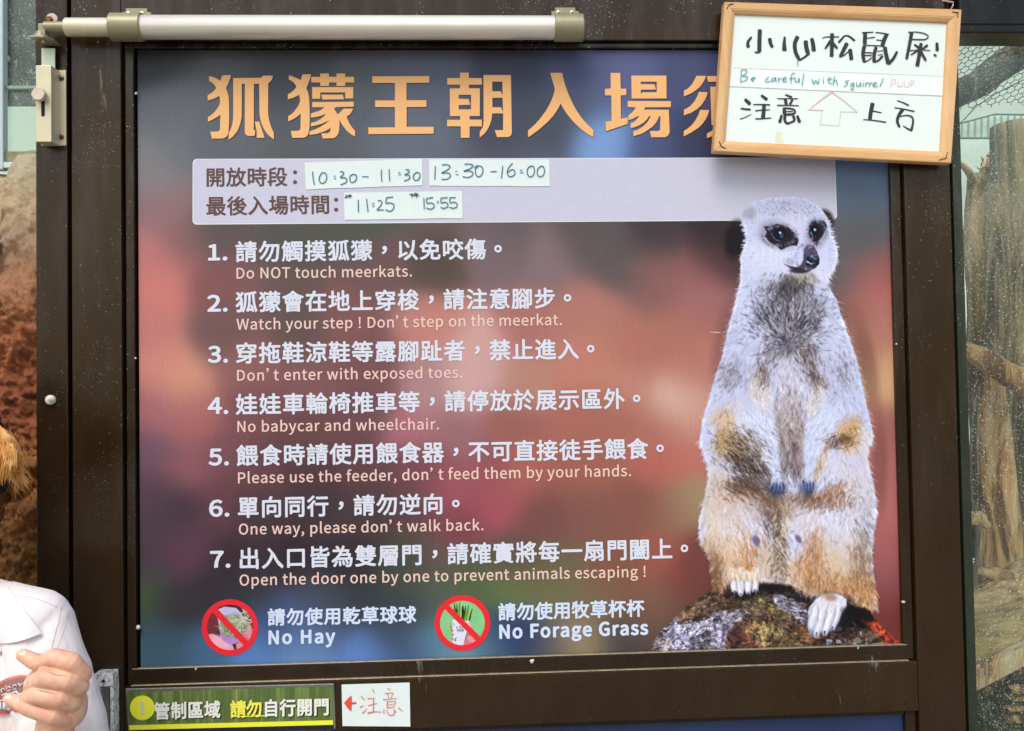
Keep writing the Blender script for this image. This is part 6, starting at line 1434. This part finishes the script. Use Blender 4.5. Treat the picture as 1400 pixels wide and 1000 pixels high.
# seams, button, badge
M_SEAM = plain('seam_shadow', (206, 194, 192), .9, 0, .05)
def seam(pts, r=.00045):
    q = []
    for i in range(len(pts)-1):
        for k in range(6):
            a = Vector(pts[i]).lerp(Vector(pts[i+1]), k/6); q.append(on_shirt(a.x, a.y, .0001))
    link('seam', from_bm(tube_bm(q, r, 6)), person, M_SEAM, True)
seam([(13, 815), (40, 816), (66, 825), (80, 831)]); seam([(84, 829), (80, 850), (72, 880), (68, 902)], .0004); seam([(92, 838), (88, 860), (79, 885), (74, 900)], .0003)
disc_bolt('button', on_shirt(-4, 885, .002), .0070, .0022, plain('white_button', (246, 246, 244), .25, 0, .02), person)
def patch(name, pts, lift, mat):
    c = Vector((sum(p[0] for p in pts)/len(pts), sum(p[1] for p in pts)/len(pts))); rows = []
    for s in (1.0, .75, .5, .25, .02):
        rows.append([on_shirt(c.x+(p[0]-c.x)*s, c.y+(p[1]-c.y)*s, lift) for p in pts+[pts[0]]])
    return sheet(name, rows, mat, person, .0005)
ov = [(14+38*math.cos(a), 951+25*math.sin(a)-.30*38*math.cos(a)) for a in [2*math.pi*i/40 for i in range(40)]]
ov2 = [(14+34.5*math.cos(a), 951+21.5*math.sin(a)-.30*34.5*math.cos(a)) for a in [2*math.pi*i/40 for i in range(40)]]
patch('badge_border', ov, .0030, plain('coral_thread', (232, 132, 112), .8)); patch('badge', ov2, .0044, plain('maroon_thread', (166, 116, 110), .8, 0, .08, 300))
M_THR = plain('white_thread', (240, 238, 238), .8)
def stitch(pts, r=.0007):
    link('badge_stitching', from_bm(tube_bm([on_shirt(x, y, .0056) for x, y in pts], r, 6)), person, M_THR, True)
for pts in (((1,944),(4,941),(7,944),(4,947),(1,944)), ((9,943),(12,939),(15,940),(14,944),(10,945)), ((17,941),(19,937),(23,937),(22,942),(18,943)), ((25,934),(28,938),(31,934)), ((2,951),(8,948),(14,950),(20,946),(26,948)), ((10,955),(14,952),(18,954),(16,950)), ((22,944),(24,950),(28,948)),
            ((0,962),(3,972),(5,962)), ((7,960),(7,972)), ((-3,958),(8,958)), ((9,962),(13,960),(13,970),(9,970))): stitch(pts)
for x in (0, 5, 10): stitch(((x, 960), (x+1, 970)), .0012)
# hair
M_HB = NT('golden_brown_hair'); M_HB.set(Base_Color=M_HB.ramp(M_HB.noise(60, 3, .6), [(.3, c4((206, 136, 60), .95)), (.5, c4((240, 178, 98), .95)), (.7, c4((255, 220, 160), .95))]), Roughness=.38)
M_HD = plain('dark_brown_hair', (52, 36, 28), .45, 0, .3, 90)
g = random.Random(4)
cap_ = [('e', P(-112, 612, .14), (.086, .098, .094), None), ('e', P(-60, 640, .11), (.040, .06, .042), None), ('e', P(-12, 652, .145), (.019, .03, .018), None)]
hc = field_mesh(cap_, .004, 3, lambda c, n: n*.004*noise.fractal(Vector((c.x*90, c.y*90, c.z*12)), .9, 2, 3)); link('hair', hc, person, M_HD, True)
bm = bmesh.new()
for i in range(3400):
    s = g.random(); x0 = g.uniform(-60, 6); y0 = 574+g.random()*26+max(0, x0+10)*.8; d0 = .175-.0002*abs(x0)+g.uniform(-.012, .012)
    x1 = x0+g.uniform(2, 20); y1 = y0+g.uniform(14, 30); x2 = min(x1+g.uniform(-4, 7), 20); y2 = y1+g.uniform(12, 36)*(1 if x0 > -30 else 1.2)
    y2 = min(y2, 668-max(0, 8-x2)*.5-g.random()*26); x2 -= max(0, y2-640)*g.uniform(0, .5)
    if y2 < y1: continue
    tube_bm([P(x0, y0, d0), P(x1, y1, d0+.004), P(x2, y2, d0-.004+g.uniform(-.006, .006))], [.00045, .0006, .0002], 4, bm, False)
for i in range(260):
    x0 = g.uniform(0, 16); y0 = 588+g.random()*30; L = g.uniform(.4, 1.2)
    tube_bm([P(x0, y0, .17), P(x0+10*L, y0+16*L, .168), P(x0+15*L+g.uniform(-6, 6), y0+40*L, .165), P(x0+17*L+g.uniform(-14, 14), y0+58*L, .16)], [.0003, .0003, .0002, .0001], 4, bm, False)
ho = link('hair_strands', from_bm(bm), person, M_HB.m, True); ho['kind'] = 'stuff'
bm = bmesh.new()
for i in range(260):
    x0 = g.uniform(-50, 10); y0 = 632+g.random()*14
    tube_bm([P(x0, y0, .168), P(x0+g.uniform(-2, 8), y0+16, .166), P(x0+g.uniform(-12, 2), y0+g.uniform(24, 38), .16)], [.0008, .0009, .0003], 4, bm, False)
ho = link('dark_hair_strands', from_bm(bm), person, M_HD, True); ho['kind'] = 'stuff'
